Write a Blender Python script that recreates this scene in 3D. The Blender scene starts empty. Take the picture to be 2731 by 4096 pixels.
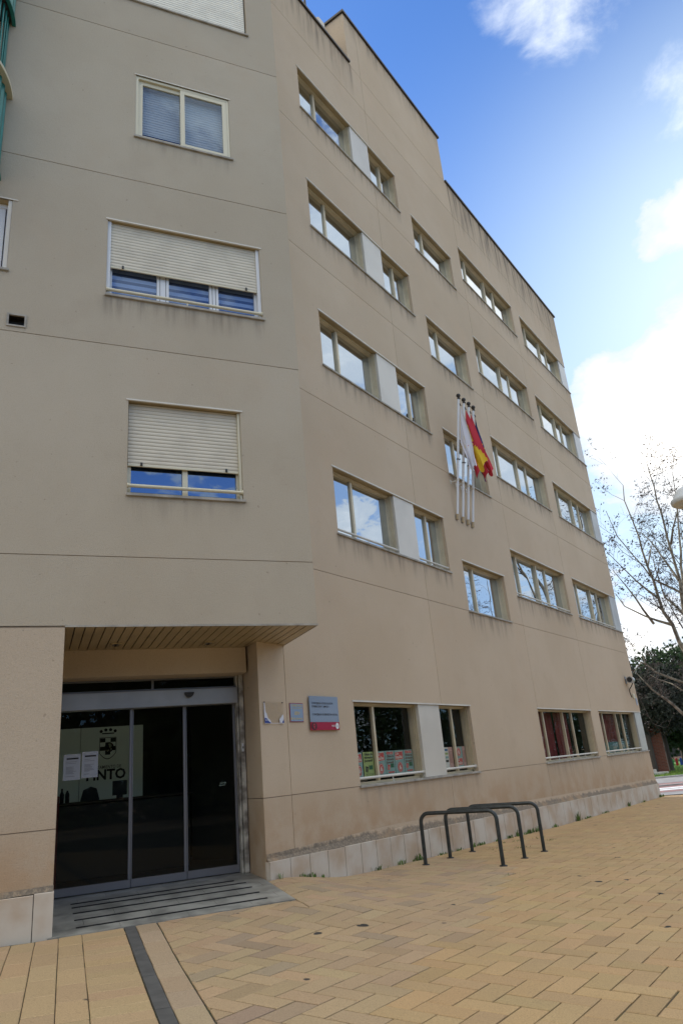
import bpy, bmesh, math, random
from mathutils import Vector, Matrix
R_ = math.radians
SC = bpy.context.scene
COL = SC.collection
random.seed(7)

# ------------------------------------------------------------------ camera
AZR, AZL = R_(34.143), R_(66.17)          # heading of the office front and of the apartment front
DRW, DLW = 6.0, 7.66                      # distance of each front from the camera
Z0 = 1.29                                 # camera height above the plaza
nR = Vector((-math.cos(AZR), math.sin(AZR), 0)); dR = Vector((math.sin(AZR), math.cos(AZR), 0))
nL = Vector((-math.cos(AZL), math.sin(AZL), 0)); dL = Vector((math.sin(AZL), math.cos(AZL), 0))
cam = bpy.data.cameras.new('camera'); co = bpy.data.objects.new('camera', cam); COL.objects.link(co)
p_, r_ = R_(19.798), R_(-5.211)
fw = Vector((0, math.cos(p_), math.sin(p_))); up = Vector((0, -math.sin(p_), math.cos(p_))); rt = Vector((1, 0, 0))
rt2 = rt*math.cos(r_) + up*math.sin(r_); up2 = up*math.cos(r_) - rt*math.sin(r_)
m = Matrix((rt2, up2, -fw)).transposed().to_4x4(); m.translation = (0, 0, Z0); co.matrix_world = m
cam.sensor_fit = 'VERTICAL'; cam.sensor_height = 36; cam.sensor_width = 24
cam.lens = 2859.9/4096*36; cam.clip_end = 3000; cam.clip_start = 0.05
SC.camera = co

# ------------------------------------------------------------------ sun, sky, exposure
SUN_AZ, SUN_EL = -38.0, 34.0              # heading measured from +Y to the right
sun = bpy.data.lights.new('sun', 'SUN'); sun.energy = 3.0; sun.angle = R_(0.53); sun.color = (1, .95, .87)
so = bpy.data.objects.new('sun', sun); COL.objects.link(so)
sd = Vector((math.sin(R_(SUN_AZ))*math.cos(R_(SUN_EL)), math.cos(R_(SUN_AZ))*math.cos(R_(SUN_EL)), math.sin(R_(SUN_EL))))
so.rotation_euler = sd.to_track_quat('Z', 'Y').to_euler(); so.location = (-20, 40, 60)
world = bpy.data.worlds.new('World'); SC.world = world; world.use_nodes = True
wt = world.node_tree; wt.nodes.clear()
def N(t, ty, **k):
    n = t.nodes.new(ty)
    for a, b in k.items():
        if a[0] == 'i' and a[1:].isdigit(): n.inputs[int(a[1:])].default_value = b
        else: setattr(n, a, b)
    return n
def mth(t, op, a, b=None, c=None, clamp=False):
    n = t.nodes.new('ShaderNodeMath'); n.operation = op; n.use_clamp = clamp
    for i, v in enumerate((a, b, c)):
        if v is None: continue
        if isinstance(v, (int, float)): n.inputs[i].default_value = v
        else: t.links.new(v, n.inputs[i])
    return n.outputs[0]
def smooth(t, v, a, b):
    n = t.nodes.new('ShaderNodeMapRange'); n.interpolation_type = 'SMOOTHSTEP'
    n.inputs[1].default_value = a; n.inputs[2].default_value = b
    t.links.new(v, n.inputs[0]); return n.outputs[0]
def cmix(t, f, a, b, mode='MIX'):
    n = t.nodes.new('ShaderNodeMix'); n.data_type = 'RGBA'; n.blend_type = mode
    for s, v in ((n.inputs[0], f), (n.inputs[6], a), (n.inputs[7], b)):
        if isinstance(v, (int, float)): s.default_value = v
        elif isinstance(v, tuple): s.default_value = v if len(v) == 4 else (*v, 1)
        else: t.links.new(v, s)
    return n.outputs[2]
sky = N(wt, 'ShaderNodeTexSky', sky_type='NISHITA', sun_disc=False, sun_elevation=R_(SUN_EL), sun_rotation=R_(SUN_AZ),
        altitude=600, air_density=1.0, dust_density=.4, ozone_density=2.5)
tc = N(wt, 'ShaderNodeTexCoord'); sep = N(wt, 'ShaderNodeSeparateXYZ'); wt.links.new(tc.outputs['Generated'], sep.inputs[0])
zc = mth(wt, 'MAXIMUM', sep.outputs[2], 0.0); zd = mth(wt, 'ADD', zc, 0.22)
px = mth(wt, 'DIVIDE', sep.outputs[0], zd); py = mth(wt, 'DIVIDE', sep.outputs[1], zd)
cv = N(wt, 'ShaderNodeCombineXYZ'); wt.links.new(px, cv.inputs[0]); wt.links.new(py, cv.inputs[1])
def wnoise(sc, det, rough, dist=0, off=0):
    n = N(wt, 'ShaderNodeTexNoise'); n.inputs['Scale'].default_value = sc; n.inputs['Detail'].default_value = det; n.inputs['Roughness'].default_value = rough; n.inputs['Distortion'].default_value = dist
    mp = N(wt, 'ShaderNodeMapping'); mp.inputs['Location'].default_value = (off, off*.7, off*.3); wt.links.new(cv.outputs[0], mp.inputs[0]); wt.links.new(mp.outputs[0], n.inputs['Vector']); return n.outputs[0]
n1 = wnoise(2.6, 12, .60, .15); n2 = wnoise(9, 8, .62, .3, 3.1)
def dirv(az, el): return Vector((math.sin(R_(az))*math.cos(R_(el)), math.cos(R_(az))*math.cos(R_(el)), math.sin(R_(el))))
def blob(az, el, r0, r1, amp):
    d = N(wt, 'ShaderNodeVectorMath', operation='DISTANCE'); wt.links.new(tc.outputs['Generated'], d.inputs[0]); d.inputs[1].default_value = dirv(az, el)
    return mth(wt, 'MULTIPLY', smooth(wt, d.outputs['Value'], r1, r0), amp)
def total(bl):
    acc = None
    for b in bl:
        v = blob(*b); acc = v if acc is None else mth(wt, 'ADD', acc, v)
    return acc
base = mth(wt, 'ADD', mth(wt, 'MULTIPLY', mth(wt, 'SUBTRACT', n1, .5), 1.45), mth(wt, 'MULTIPLY', mth(wt, 'SUBTRACT', n2, .5), .75))
bias = total(((30.5, 36.5, .03, .085, .44), (33, 27, .04, .12, .44), (25, 23, .03, .12, .50), (33, 20, .08, .18, .50), (22.3, 28.0, .01, .05, .25), (27, 17.5, .01, .07, .15), (22.3, 7, .02, .10, .34), (30, 9, .03, .14, .25), (46, 30, .10, .26, .26), (62, 40, .05, .30, .22), (80, 22, .1, .4, .12), (125, 35, .3, .8, .08), (90, 88, .42, .60, .60), (215, 42, .35, .75, .60), (100, 62, .2, .4, .45), (280, 40, .3, .6, .4),  # includes unseen overhead and rear clouds, added to lift the ambient light
          (-5, 48, .15, .6, -.5), (16, 36, .10, .26, -.45), (29, 46, .08, .22, -.55), (31, 32.2, .01, .045, -.30), (26.3, 24.5, .008, .04, -.16), (24.5, 12.5, .02, .085, -.40), (19, 20, .02, .07, -.2)))
cl = mth(wt, 'ADD', base, bias)
cmask = smooth(wt, cl, 0.03, 0.13)
thick = smooth(wt, cl, 0.10, 0.80)
# thin high cloud: brighter, paler air towards the sunny right-hand side, wisps overhead
wisp = smooth(wt, mth(wt, 'ADD', mth(wt, 'MULTIPLY', mth(wt, 'SUBTRACT', mth(wt, 'ADD', mth(wt, 'MULTIPLY', n2, .5), mth(wt, 'MULTIPLY', wnoise(4.5, 12, .66, .4, 8.2), .5)), .5), 1.5), total(((25.5, 52, .03, .14, .44), (33, 42, .03, .10, .10), (26, 36, .02, .09, .08), (22, 26, .02, .10, .20), (-10, 50, .2, .7, -.4), (15, 35, .05, .2, -.25), (70, 45, .2, .6, .15)))), .04, .42)
skyc = cmix(wt, 1.0, sky.outputs[0], (.94, 1.38, 1.95), 'MULTIPLY')
hz = mth(wt, 'MULTIPLY', total(((31, 15, .0, .72, 1.0), (36, 34, .0, .36, .35), (60, 25, .1, .6, .35), (120, 10, .2, .9, .25))), 1.0, clamp=True)
a0 = cmix(wt, hz, skyc, (6.5, 8.2, 9.8))
a1 = cmix(wt, mth(wt, 'MULTIPLY', wisp, .85), a0, (9.0, 9.6, 10.2))
ccol = cmix(wt, thick, (6.9, 7.7, 8.7), (15.5, 14.9, 14.0))
veil = cmix(wt, cmask, a1, ccol)
bg = N(wt, 'ShaderNodeBackground'); bg.inputs[1].default_value = 0.10
wo = N(wt, 'ShaderNodeOutputWorld'); wt.links.new(veil, bg.inputs[0]); wt.links.new(bg.outputs[0], wo.inputs[0])
SC.view_settings.view_transform = 'Standard'; SC.view_settings.look = 'None'
SC.view_settings.exposure = 0.35; SC.view_settings.gamma = 1
try:
    SC.cycles.max_bounces = 10; SC.cycles.transparent_max_bounces = 12; SC.cycles.use_denoising = True
except Exception: pass

# ------------------------------------------------------------------ materials
def mat(name, col, rough=.7, metal=0, var=.0, vscale=3, bump=0, bscale=60, spec=.5, ramp=None, alpha=None):
    m = bpy.data.materials.new(name); m.use_nodes = True; t = m.node_tree; b = t.nodes['Principled BSDF']
    b.inputs['Base Color'].default_value = (*col, 1); b.inputs['Roughness'].default_value = rough; b.inputs['Metallic'].default_value = metal
    b.inputs['Specular IOR Level'].default_value = spec
    tcn = N(t, 'ShaderNodeTexCoord')
    if var:
        n = N(t, 'ShaderNodeTexNoise'); n.inputs['Scale'].default_value = vscale; n.inputs['Detail'].default_value = 6; t.links.new(tcn.outputs['Object'], n.inputs['Vector'])
        c2 = ramp or tuple(c*(1-var) for c in col)
        c = cmix(t, smooth(t, n.outputs[0], .35, .68), tuple(min(1, x*(1+var*.5)) for x in col), c2)
        t.links.new(c, b.inputs['Base Color'])
    if bump:
        n = N(t, 'ShaderNodeTexNoise'); n.inputs['Scale'].default_value = bscale; n.inputs['Detail'].default_value = 4; t.links.new(tcn.outputs['Object'], n.inputs['Vector'])
        bn = N(t, 'ShaderNodeBump'); bn.inputs['Strength'].default_value = bump; bn.inputs['Distance'].default_value = .01
        t.links.new(n.outputs[0], bn.inputs['Height']); t.links.new(bn.outputs[0], b.inputs['Normal'])
    return m
def wallmat(name, col, stains=(), tops=(), base=None, cells=((), ())):
    """rendered stucco: fine grain, large blotches, drips under sills and copings, rust tint near the foot"""
    m = bpy.data.materials.new(name); m.use_nodes = True; t = m.node_tree; b = t.nodes['Principled BSDF']
    b.inputs['Roughness'].default_value = .9; b.inputs['Specular IOR Level'].default_value = .2
    tcn = N(t, 'ShaderNodeTexCoord'); o = tcn.outputs['Object']; s = N(t, 'ShaderNodeSeparateXYZ'); t.links.new(o, s.inputs[0])
    def noise(sc, det=6, vec=None, rough=.6):
        n = N(t, 'ShaderNodeTexNoise'); n.inputs['Scale'].default_value = sc; n.inputs['Detail'].default_value = det; n.inputs['Roughness'].default_value = rough
        t.links.new(vec or o, n.inputs['Vector']); return n.outputs[0]
    big = noise(.35, 5); mid = noise(1.6, 6); fine = noise(95, 3); 
    c = cmix(t, smooth(t, big, .3, .7), tuple(x*1.05 for x in col), (col[0]*.95, col[1]*.93, col[2]*.90))
    c = cmix(t, mth(t, 'MULTIPLY', smooth(t, mid, .5, .75), .30), c, (col[0]*.84, col[1]*.80, col[2]*.77))
    c = cmix(t, mth(t, 'MULTIPLY', smooth(t, noise(.55, 7, None, .7), .50, .72), .40), c, (col[0]*1.02, col[1]*.93, col[2]*.86))
    c = cmix(t, mth(t, 'MULTIPLY', smooth(t, fine, .52, .68), .30), c, (col[0]*.60, col[1]*.56, col[2]*.52))
    c = cmix(t, mth(t, 'MULTIPLY', smooth(t, fine, .46, .32), .22), c, tuple(min(1, x*1.25) for x in col))
    c = cmix(t, mth(t, 'MULTIPLY', smooth(t, noise(17, 2, None, .3), .745, .775), .35), c, (.16, .13, .10))
    if cells[0] or cells[1]:      # each cast render field between joints was mixed and applied on another day
        ix = None
        for ax, k_, lst in ((0, 1.37, cells[0]), (2, 7.11, cells[1])):
            for q in lst:
                v = mth(t, 'MULTIPLY', mth(t, 'GREATER_THAN', s.outputs[ax], q), k_); ix = v if ix is None else mth(t, 'ADD', ix, v)
        wn = N(t, 'ShaderNodeTexWhiteNoise', noise_dimensions='1D'); t.links.new(ix, wn.inputs['W'])
        c = cmix(t, mth(t, 'MULTIPLY', wn.outputs['Value'], .12), c, (col[0]*.55, col[1]*.52, col[2]*.50))
    mp = N(t, 'ShaderNodeMapping'); mp.inputs['Scale'].default_value = (7, 7, .5); t.links.new(o, mp.inputs[0])
    streak = noise(1.0, 5, mp.outputs[0]); sm = smooth(t, streak, .42, .72)
    acc = None
    for (uc, hw, h0, ln, amp) in stains:
        du = mth(t, 'ABSOLUTE', mth(t, 'SUBTRACT', s.outputs[0], uc)); inu = smooth(t, du, hw+.12, hw-.05)
        dh = mth(t, 'SUBTRACT', h0, s.outputs[2])
        v = mth(t, 'MULTIPLY', smooth(t, dh, ln, 0.0), mth(t, 'GREATER_THAN', dh, -.01))
        v = mth(t, 'MULTIPLY', mth(t, 'MULTIPLY', v, inu), amp); acc = v if acc is None else mth(t, 'ADD', acc, v)
    if acc is not None:
        f = mth(t, 'MULTIPLY', acc, mth(t, 'ADD', mth(t, 'MULTIPLY', sm, 1.05), .12), clamp=True)
        c = cmix(t, f, c, (.10, .088, .075))
    if base is not None:       # rusty splash zone above the plinth: (height, slope, fade)
        hb = mth(t, 'SUBTRACT', s.outputs[2], mth(t, 'ADD', mth(t, 'MULTIPLY', s.outputs[0], base[1]), base[0]))
        f = mth(t, 'MULTIPLY', smooth(t, hb, base[2], 0.0), smooth(t, noise(2.2, 6), .35, .62))
        c = cmix(t, mth(t, 'MULTIPLY', f, .55), c, (.40, .25, .13))
        c = cmix(t, mth(t, 'MULTIPLY', smooth(t, hb, .9, 0.0), .22), c, (.42, .28, .18))
    t.links.new(c, b.inputs['Base Color'])
    bn = N(t, 'ShaderNodeBump'); bn.inputs['Strength'].default_value = .55; bn.inputs['Distance'].default_value = .006
    hh = mth(t, 'ADD', mth(t, 'MULTIPLY', fine, 1.0), mth(t, 'MULTIPLY', noise(26, 3), .6)); t.links.new(hh, bn.inputs['Height']); t.links.new(bn.outputs[0], b.inputs['Normal'])
    return m
def glassmat(name, tint, refl, clear, interior=(.02, .022, .025), wav=.012, grz=.8):
    """window glass: a mirror share, the rest either see-through or a dark room behind"""
    m = bpy.data.materials.new(name); m.use_nodes = True; t = m.node_tree; t.nodes.clear()
    o = N(t, 'ShaderNodeOutputMaterial'); g = N(t, 'ShaderNodeBsdfGlossy'); g.inputs['Roughness'].default_value = .0; g.inputs['Color'].default_value = (*tint, 1)
    if clear: d = N(t, 'ShaderNodeBsdfTransparent'); d.inputs['Color'].default_value = (*interior, 1)
    else: d = N(t, 'ShaderNodeBsdfDiffuse'); d.inputs['Color'].default_value = (*interior, 1)
    lw = N(t, 'ShaderNodeLayerWeight'); lw.inputs['Blend'].default_value = .5
    f = mth(t, 'ADD', mth(t, 'MULTIPLY', mth(t, 'POWER', lw.outputs['Facing'], 4.0), (1-refl)*grz), refl, clamp=True)
    tcn = N(t, 'ShaderNodeTexCoord'); n = N(t, 'ShaderNodeTexNoise'); n.inputs['Scale'].default_value = 1.3; n.inputs['Detail'].default_value = 1
    t.links.new(tcn.outputs['Object'], n.inputs['Vector'])
    bn = N(t, 'ShaderNodeBump'); bn.inputs['Strength'].default_value = wav*10; bn.inputs['Distance'].default_value = .02
    t.links.new(n.outputs[0], bn.inputs['Height']); t.links.new(bn.outputs[0], g.inputs['Normal'])
    mx = N(t, 'ShaderNodeMixShader'); t.links.new(f, mx.inputs[0]); t.links.new(d.outputs[0], mx.inputs[1]); t.links.new(g.outputs[0], mx.inputs[2]); t.links.new(mx.outputs[0], o.inputs[0])
    return m
def slatmat(name, col, pitch, dark, axis=2, w=.12, rough=.5):
    """rolled slats: shape is real, the fine perforation line between slats is a groove colour"""
    m = mat(name, col, rough); t = m.node_tree; b = t.nodes['Principled BSDF']
    tcn = N(t, 'ShaderNodeTexCoord'); s = N(t, 'ShaderNodeSeparateXYZ'); t.links.new(tcn.outputs['Object'], s.inputs[0])
    f = mth(t, 'FRACT', mth(t, 'DIVIDE', s.outputs[axis], pitch)); g = mth(t, 'LESS_THAN', f, w)
    n = N(t, 'ShaderNodeTexNoise'); n.inputs['Scale'].default_value = 4; n.inputs['Detail'].default_value = 5; t.links.new(tcn.outputs['Object'], n.inputs['Vector'])
    c = cmix(t, smooth(t, n.outputs[0], .4, .7), col, tuple(x*.88 for x in col)); t.links.new(cmix(t, g, c, dark), b.inputs['Base Color'])
    bn = N(t, 'ShaderNodeBump'); bn.inputs['Distance'].default_value = .006; bn.inputs['Strength'].default_value = .8
    tri = mth(t, 'SINE', mth(t, 'MULTIPLY', f, math.pi)); t.links.new(tri, bn.inputs['Height']); t.links.new(bn.outputs[0], b.inputs['Normal'])
    return m
M = {}
# rows / columns of the office front, metres along (u) and above the eye (h)
ROWS = {0: (-.225, .912), 4: (3.46, 4.60), 3: (6.48, 7.59), 2: (9.425, 10.53), 1: (12.355, 13.47)}
CROWS = {4: (2.77, 3.82), 3: (5.756, 6.834), 2: (8.66, 9.74), 1: (11.66, 12.68)}
A0, A1, A2, A3 = 8.704, 10.565, 11.281, 12.447
C0, C1, D0, D1, E0, E1, E2 = 13.055, 15.139, 15.80, 19.53, 20.196, 23.86, 24.574
ROOF1, ROOF3 = 15.70, 17.37
st = []
for k, (a, b) in ROWS.items():
    am = .55 if k else .30
    st += [((A0+A3)/2, (A3-A0)/2, a-.02, .45, am), ((D0+D1)/2, (D1-D0)/2, a-.02, .5, am*1.1), ((E0+E2)/2, (E2-E0)/2, a-.02, .45, am)]
for k, (a, b) in CROWS.items(): st.append(((C0+C1)/2, (C1-C0)/2, a-.02, .5, .6))
st += [(9.0, 1.9, ROOF1, 1.3, .75), (20.2, 4.4, ROOF1, 2.0, .80), (13.3, 2.4, ROOF3, .8, .45)]
M['wallR'] = wallmat('stucco_warm', (.545, .443, .325), st, base=(-.66, -.016, .75), cells=((11.367, 15.82, 19.62), (-.228, 2.764, 5.745, 8.655, 11.66, 14.58)))
M['wallL'] = wallmat('stucco_apartment', (.440, .392, .312), [(1.5, 1.0, 5.66, .40, .55), (1.45, .7, 3.06, .4, .25), (1.5, .7, 8.3, .35, .25)], cells=((), (2.352, 4.984, 7.56, 10.252, 12.85)))
M['wallP'] = wallmat('stucco_pillar', (.47, .395, .305), base=(-.70, .06, .5))
M['plinth'] = mat('plinth_tile', (.52, .47, .40), .55, var=.16, vscale=2.2, bump=.1, bscale=40, ramp=(.45, .34, .24))
def mossmat(name, clean, slope, icpt, hh, green=(.12, .105, .085)):
    m = bpy.data.materials.new(name); m.use_nodes = True; t = m.node_tree; b = t.nodes['Principled BSDF']; b.inputs['Roughness'].default_value = .95
    tcn = N(t, 'ShaderNodeTexCoord'); o = tcn.outputs['Object']; s = N(t, 'ShaderNodeSeparateXYZ'); t.links.new(o, s.inputs[0])
    def noise(sc, det, r=.65, sz=1):
        mp = N(t, 'ShaderNodeMapping'); mp.inputs['Scale'].default_value = (1, 1, sz); t.links.new(o, mp.inputs[0])
        n = N(t, 'ShaderNodeTexNoise'); n.inputs['Scale'].default_value = sc; n.inputs['Detail'].default_value = det; n.inputs['Roughness'].default_value = r; t.links.new(mp.outputs[0], n.inputs['Vector']); return n.outputs[0]
    hb = mth(t, 'DIVIDE', mth(t, 'SUBTRACT', s.outputs[2], mth(t, 'ADD', mth(t, 'MULTIPLY', s.outputs[0], slope), icpt)), hh)
    k = mth(t, 'ADD', hb, mth(t, 'MULTIPLY', mth(t, 'SUBTRACT', noise(6, 8, .7, .5), .5), 2.4)); f = smooth(t, k, 1.30, .75)
    gr = noise(38, 5); c = cmix(t, smooth(t, gr, .42, .70), green, (.30, .24, .17)); c = cmix(t, mth(t, 'MULTIPLY', smooth(t, noise(1.3, 3), .50, .68), .7), c, (.38, .25, .14))
    t.links.new(cmix(t, mth(t, 'MULTIPLY', f, .85), clean, c), b.inputs['Base Color'])
    bn = N(t, 'ShaderNodeBump'); bn.inputs['Strength'].default_value = .8; bn.inputs['Distance'].default_value = .012; t.links.new(gr, bn.inputs['Height']); t.links.new(bn.outputs[0], b.inputs['Normal'])
    return m
M['moss'] = mossmat('mossy_render', (.50, .385, .27), -.0168, -.788, .10); M['mossL'] = mossmat('mossy_render_left', (.48, .37, .26), .02, -.795, .06)
M['joint'] = mat('joint_sealant', (.30, .235, .17), .9)
M['grout'] = mat('grout', (.16, .145, .12), .95)
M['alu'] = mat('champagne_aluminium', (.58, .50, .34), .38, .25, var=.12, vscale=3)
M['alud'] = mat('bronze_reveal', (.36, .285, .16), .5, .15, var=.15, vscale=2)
M['trim'] = mat('pale_trim', (.62, .60, .54), .5, var=.1)
M['sill'] = mat('sill_stone', (.33, .31, .27), .7, var=.25, vscale=6)
M['panel'] = mat('white_panel', (.60, .565, .49), .38, .0, var=.08, vscale=1.2)
M['steelp'] = mat('brushed_panel', (.50, .49, .455), .35, .25, var=.08)
M['cream'] = mat('cream_frame', (.60, .56, .42), .4, .1)
M['whitef'] = mat('white_frame', (.66, .68, .70), .4)
M['dark'] = mat('dark_metal', (.03, .028, .025), .5)
M['coping'] = mat('coping_metal', (.045, .038, .032), .45, .3)
M['gU'] = glassmat('mirror_glass', (.80, .87, .93), .60, False)
M['gL'] = glassmat('blue_glass', (.40, .50, .66), .17, True, (.74, .80, .88))
M['gL2'] = glassmat('blue_glass_dark', (.34, .46, .66), .42, False, (.008, .014, .035))
M['gG'] = glassmat('clear_glass', (.60, .64, .66), .07, True, (.86, .88, .86), .006, .55)
M['gD'] = glassmat('door_glass', (.35, .37, .38), .03, True, (.80, .84, .81), .003)
M['shut'] = slatmat('shutter_slats', (.58, .54, .44), .046, (.30, .26, .19))
M['shut2'] = slatmat('shutter_slats_fine', (.72, .70, .60), .046, (.30, .27, .22))
M['blind'] = slatmat('striped_blind', (.42, .52, .72), .10, (.07, .10, .20), w=.45, rough=.8)
M['soffit'] = mat('soffit_slat', (.42, .335, .20), .45, .2, var=.12, vscale=2)
M['teal'] = mat('teal_sheet', (.012, .17, .155), .35, .2, var=.2, vscale=3)
M['silver'] = mat('silver_header', (.40, .40, .40), .35, .5, var=.1)
M['grey'] = mat('grey_frame', (.22, .22, .24), .4, .6)
M['marble'] = mat('grey_marble', (.27, .27, .245), .38, var=.35, vscale=5, bump=.05)
M['drain'] = mat('drain_cover', (.085, .085, .082), .75, var=.2, vscale=8)
M['black'] = mat('black_rubber', (.012, .012, .013), .6)
M['rack'] = mat('rack_steel', (.045, .052, .052), .38, .5, var=.3, vscale=12)
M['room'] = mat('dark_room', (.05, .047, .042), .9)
M['red'] = mat('red_cloth', (.19, .022, .026), .9, var=.3)
M['paper'] = mat('paper', (.42, .44, .48), .7)
M['ink'] = mat('ink', (.012, .012, .012), .7)
M['white'] = mat('white_paint', (.72, .74, .76), .45)
M['bwhite'] = mat('cloth_white', (.72, .72, .76), .9)
M['peel'] = mat('peeling_paint', (.40, .38, .33), .6, var=.7, vscale=7, ramp=(.15, .13, .11))
M['pcol'] = {}
def flat(n, c, r=.7, me=0):
    if n not in M: M[n] = mat(n, c, r, me)
    return M[n]

# ------------------------------------------------------------------ mesh helpers
class MB:
    def __init__(s): s.v = []; s.f = []; s.mi = []; s.ms = []; s.cur = 0; s.sm = []; s.col = []; s.c = None
    def use(s, m):
        if m not in s.ms: s.ms.append(m)
        s.cur = s.ms.index(m); return s
    def face(s, pts, smooth=False):
        n = len(s.v); s.v += [tuple(p) for p in pts]; s.f.append(tuple(range(n, n+len(pts)))); s.mi.append(s.cur); s.sm.append(smooth); s.col.append(s.c); return s
    def idx(s, vs, fs, smooth=False):
        n = len(s.v); s.v += [tuple(p) for p in vs]
        for f in fs: s.f.append(tuple(i+n for i in f)); s.mi.append(s.cur); s.sm.append(smooth); s.col.append(s.c)
        return s
    def box(s, x0, x1, y0, y1, z0, z1, bev=0):
        if x1 < x0: x0, x1 = x1, x0
        if y1 < y0: y0, y1 = y1, y0
        if z1 < z0: z0, z1 = z1, z0
        if bev and min(x1-x0, y1-y0, z1-z0) > 2.2*bev:
            b = bmesh.new(); bmesh.ops.create_cube(b, size=1)
            for v in b.verts: v.co = ((x0+x1)/2+v.co.x*(x1-x0), (y0+y1)/2+v.co.y*(y1-y0), (z0+z1)/2+v.co.z*(z1-z0))
            bmesh.ops.bevel(b, geom=b.edges[:], offset=bev, segments=1, affect='EDGES')
            b.verts.index_update(); s.idx([v.co[:] for v in b.verts], [[v.index for v in f.verts] for f in b.faces]); b.free(); return s
        v = [(x0, y0, z0), (x1, y0, z0), (x1, y1, z0), (x0, y1, z0), (x0, y0, z1), (x1, y0, z1), (x1, y1, z1), (x0, y1, z1)]
        return s.idx(v, [(0, 3, 2, 1), (4, 5, 6, 7), (0, 1, 5, 4), (1, 2, 6, 5), (2, 3, 7, 6), (3, 0, 4, 7)])
    def prism(s, poly, z0, z1):
        n = len(poly); v = [(*p, z0) for p in poly]+[(*p, z1) for p in poly]
        return s.idx(v, [tuple(reversed(range(n))), tuple(range(n, 2*n))]+[(i, (i+1) % n, n+(i+1) % n, n+i) for i in range(n)])
    def tube(s, pts, rad, seg=8, caps=True):
        pts = [Vector(p) for p in pts]; n = len(pts)
        if not isinstance(rad, (list, tuple)): rad = [rad]*n
        vs = []; ref = None
        for i, p in enumerate(pts):
            d = (pts[min(i+1, n-1)]-pts[max(i-1, 0)]);
            if d.length < 1e-9: d = Vector((0, 0, 1))
            d.normalize()
            if ref is None: ref = d.orthogonal().normalized()
            a = (ref-d*ref.dot(d))
            if a.length < 1e-6: a = d.orthogonal()
            a.normalize(); ref = a; b = d.cross(a)
            for k in range(seg):
                t = 2*math.pi*k/seg; vs.append(p+(a*math.cos(t)+b*math.sin(t))*rad[i])
        fs = []
        for i in range(n-1):
            for k in range(seg): fs.append((i*seg+k, i*seg+(k+1) % seg, (i+1)*seg+(k+1) % seg, (i+1)*seg+k))
        s.idx(vs, fs, True)
        if caps:
            s.idx(vs[:seg], [tuple(reversed(range(seg)))]); s.idx(vs[-seg:], [tuple(range(seg))])
        return s
    def lathe(s, prof, seg=24, c=(0, 0, 0)):
        vs = []; n = len(prof)
        for r, z in prof:
            for k in range(seg):
                t = 2*math.pi*k/seg; vs.append((c[0]+r*math.cos(t), c[1]+r*math.sin(t), c[2]+z))
        return s.idx(vs, [(i*seg+k, i*seg+(k+1) % seg, (i+1)*seg+(k+1) % seg, (i+1)*seg+k) for i in range(n-1) for k in range(seg)], True)
    def build(s, name, parent=None, mat=None, loc=None, rz=0, fix=False):
        me = bpy.data.meshes.new(name); me.from_pydata(s.v, [], s.f)
        for mm in (s.ms or [mat]): me.materials.append(mm)
        if s.ms: me.polygons.foreach_set('material_index', s.mi)
        me.polygons.foreach_set('use_smooth', s.sm)
        if any(c is not None for c in s.col):
            ca = me.color_attributes.new('tint', 'FLOAT_COLOR', 'CORNER'); data = []
            for p, c in zip(me.polygons, s.col): data += list((*(c or (1, 1, 1)), 1))*p.loop_total
            ca.data.foreach_set('color', data)
        if fix:
            b = bmesh.new(); b.from_mesh(me); bmesh.ops.remove_doubles(b, verts=b.verts, dist=1e-5); bmesh.ops.recalc_face_normals(b, faces=b.faces); b.to_mesh(me); b.free()
        me.update(); o = bpy.data.objects.new(name, me); COL.objects.link(o)
        if parent: o.parent = parent
        if loc is not None: o.location = loc; o.rotation_euler = (0, 0, rz)
        return o
def tag(o, label=None, cat=None, group=None, kind=None):
    if label: o['label'] = label
    if cat: o['category'] = cat
    if group: o['group'] = group
    if kind: o['kind'] = kind
    return o
def empty(name, loc, rz=0, label=None, cat=None, group=None):
    o = bpy.data.objects.new(name, None); COL.objects.link(o); o.empty_display_size = .2
    o.location = loc; o.rotation_euler = (0, 0, rz); return tag(o, label, cat, group)
RZR, RZL = math.pi/2-AZR, math.pi/2-AZL
def PR(u, d, h): return nR*(DRW+d)+dR*u+Vector((0, 0, h+Z0))
def PL(s, t, h): return nL*(DLW+t)+dL*s+Vector((0, 0, h+Z0))
def copy_tree(o, parent=None):
    c = o.copy(); COL.objects.link(c)
    if parent: c.parent = parent
    for ch in [x for x in COL.objects if x.parent == o]: copy_tree(ch, c)
    return c
def textmesh(mb, txt, x, z, size, y, width=None, align='LEFT', bold=0, rot=0, italic=0):
    """lettering as thin solid type, facing -y of the frame it is put in"""
    cu = bpy.data.curves.new('t', 'FONT'); cu.body = txt; cu.size = size; cu.align_x = align; cu.extrude = .0; cu.offset = bold*size; cu.resolution_u = 2; cu.shear = italic
    o = bpy.data.objects.new('t', cu); COL.objects.link(o); bpy.context.view_layer.update()
    dg = bpy.context.evaluated_depsgraph_get(); me = bpy.data.meshes.new_from_object(o.evaluated_get(dg))
    xs = [v.co.x for v in me.vertices] or [0]; w = max(xs)-min(xs); k = width/w if (width and w) else 1
    cr, sr = math.cos(rot), math.sin(rot)
    vs = [(x+(v.co.x*k)*cr-v.co.y*sr, y, z+(v.co.x*k)*sr+v.co.y*cr) for v in me.vertices]
    mb.idx(vs, [tuple(p.vertices) for p in me.polygons])
    bpy.data.objects.remove(o); bpy.data.curves.remove(cu); bpy.data.meshes.remove(me)

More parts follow.
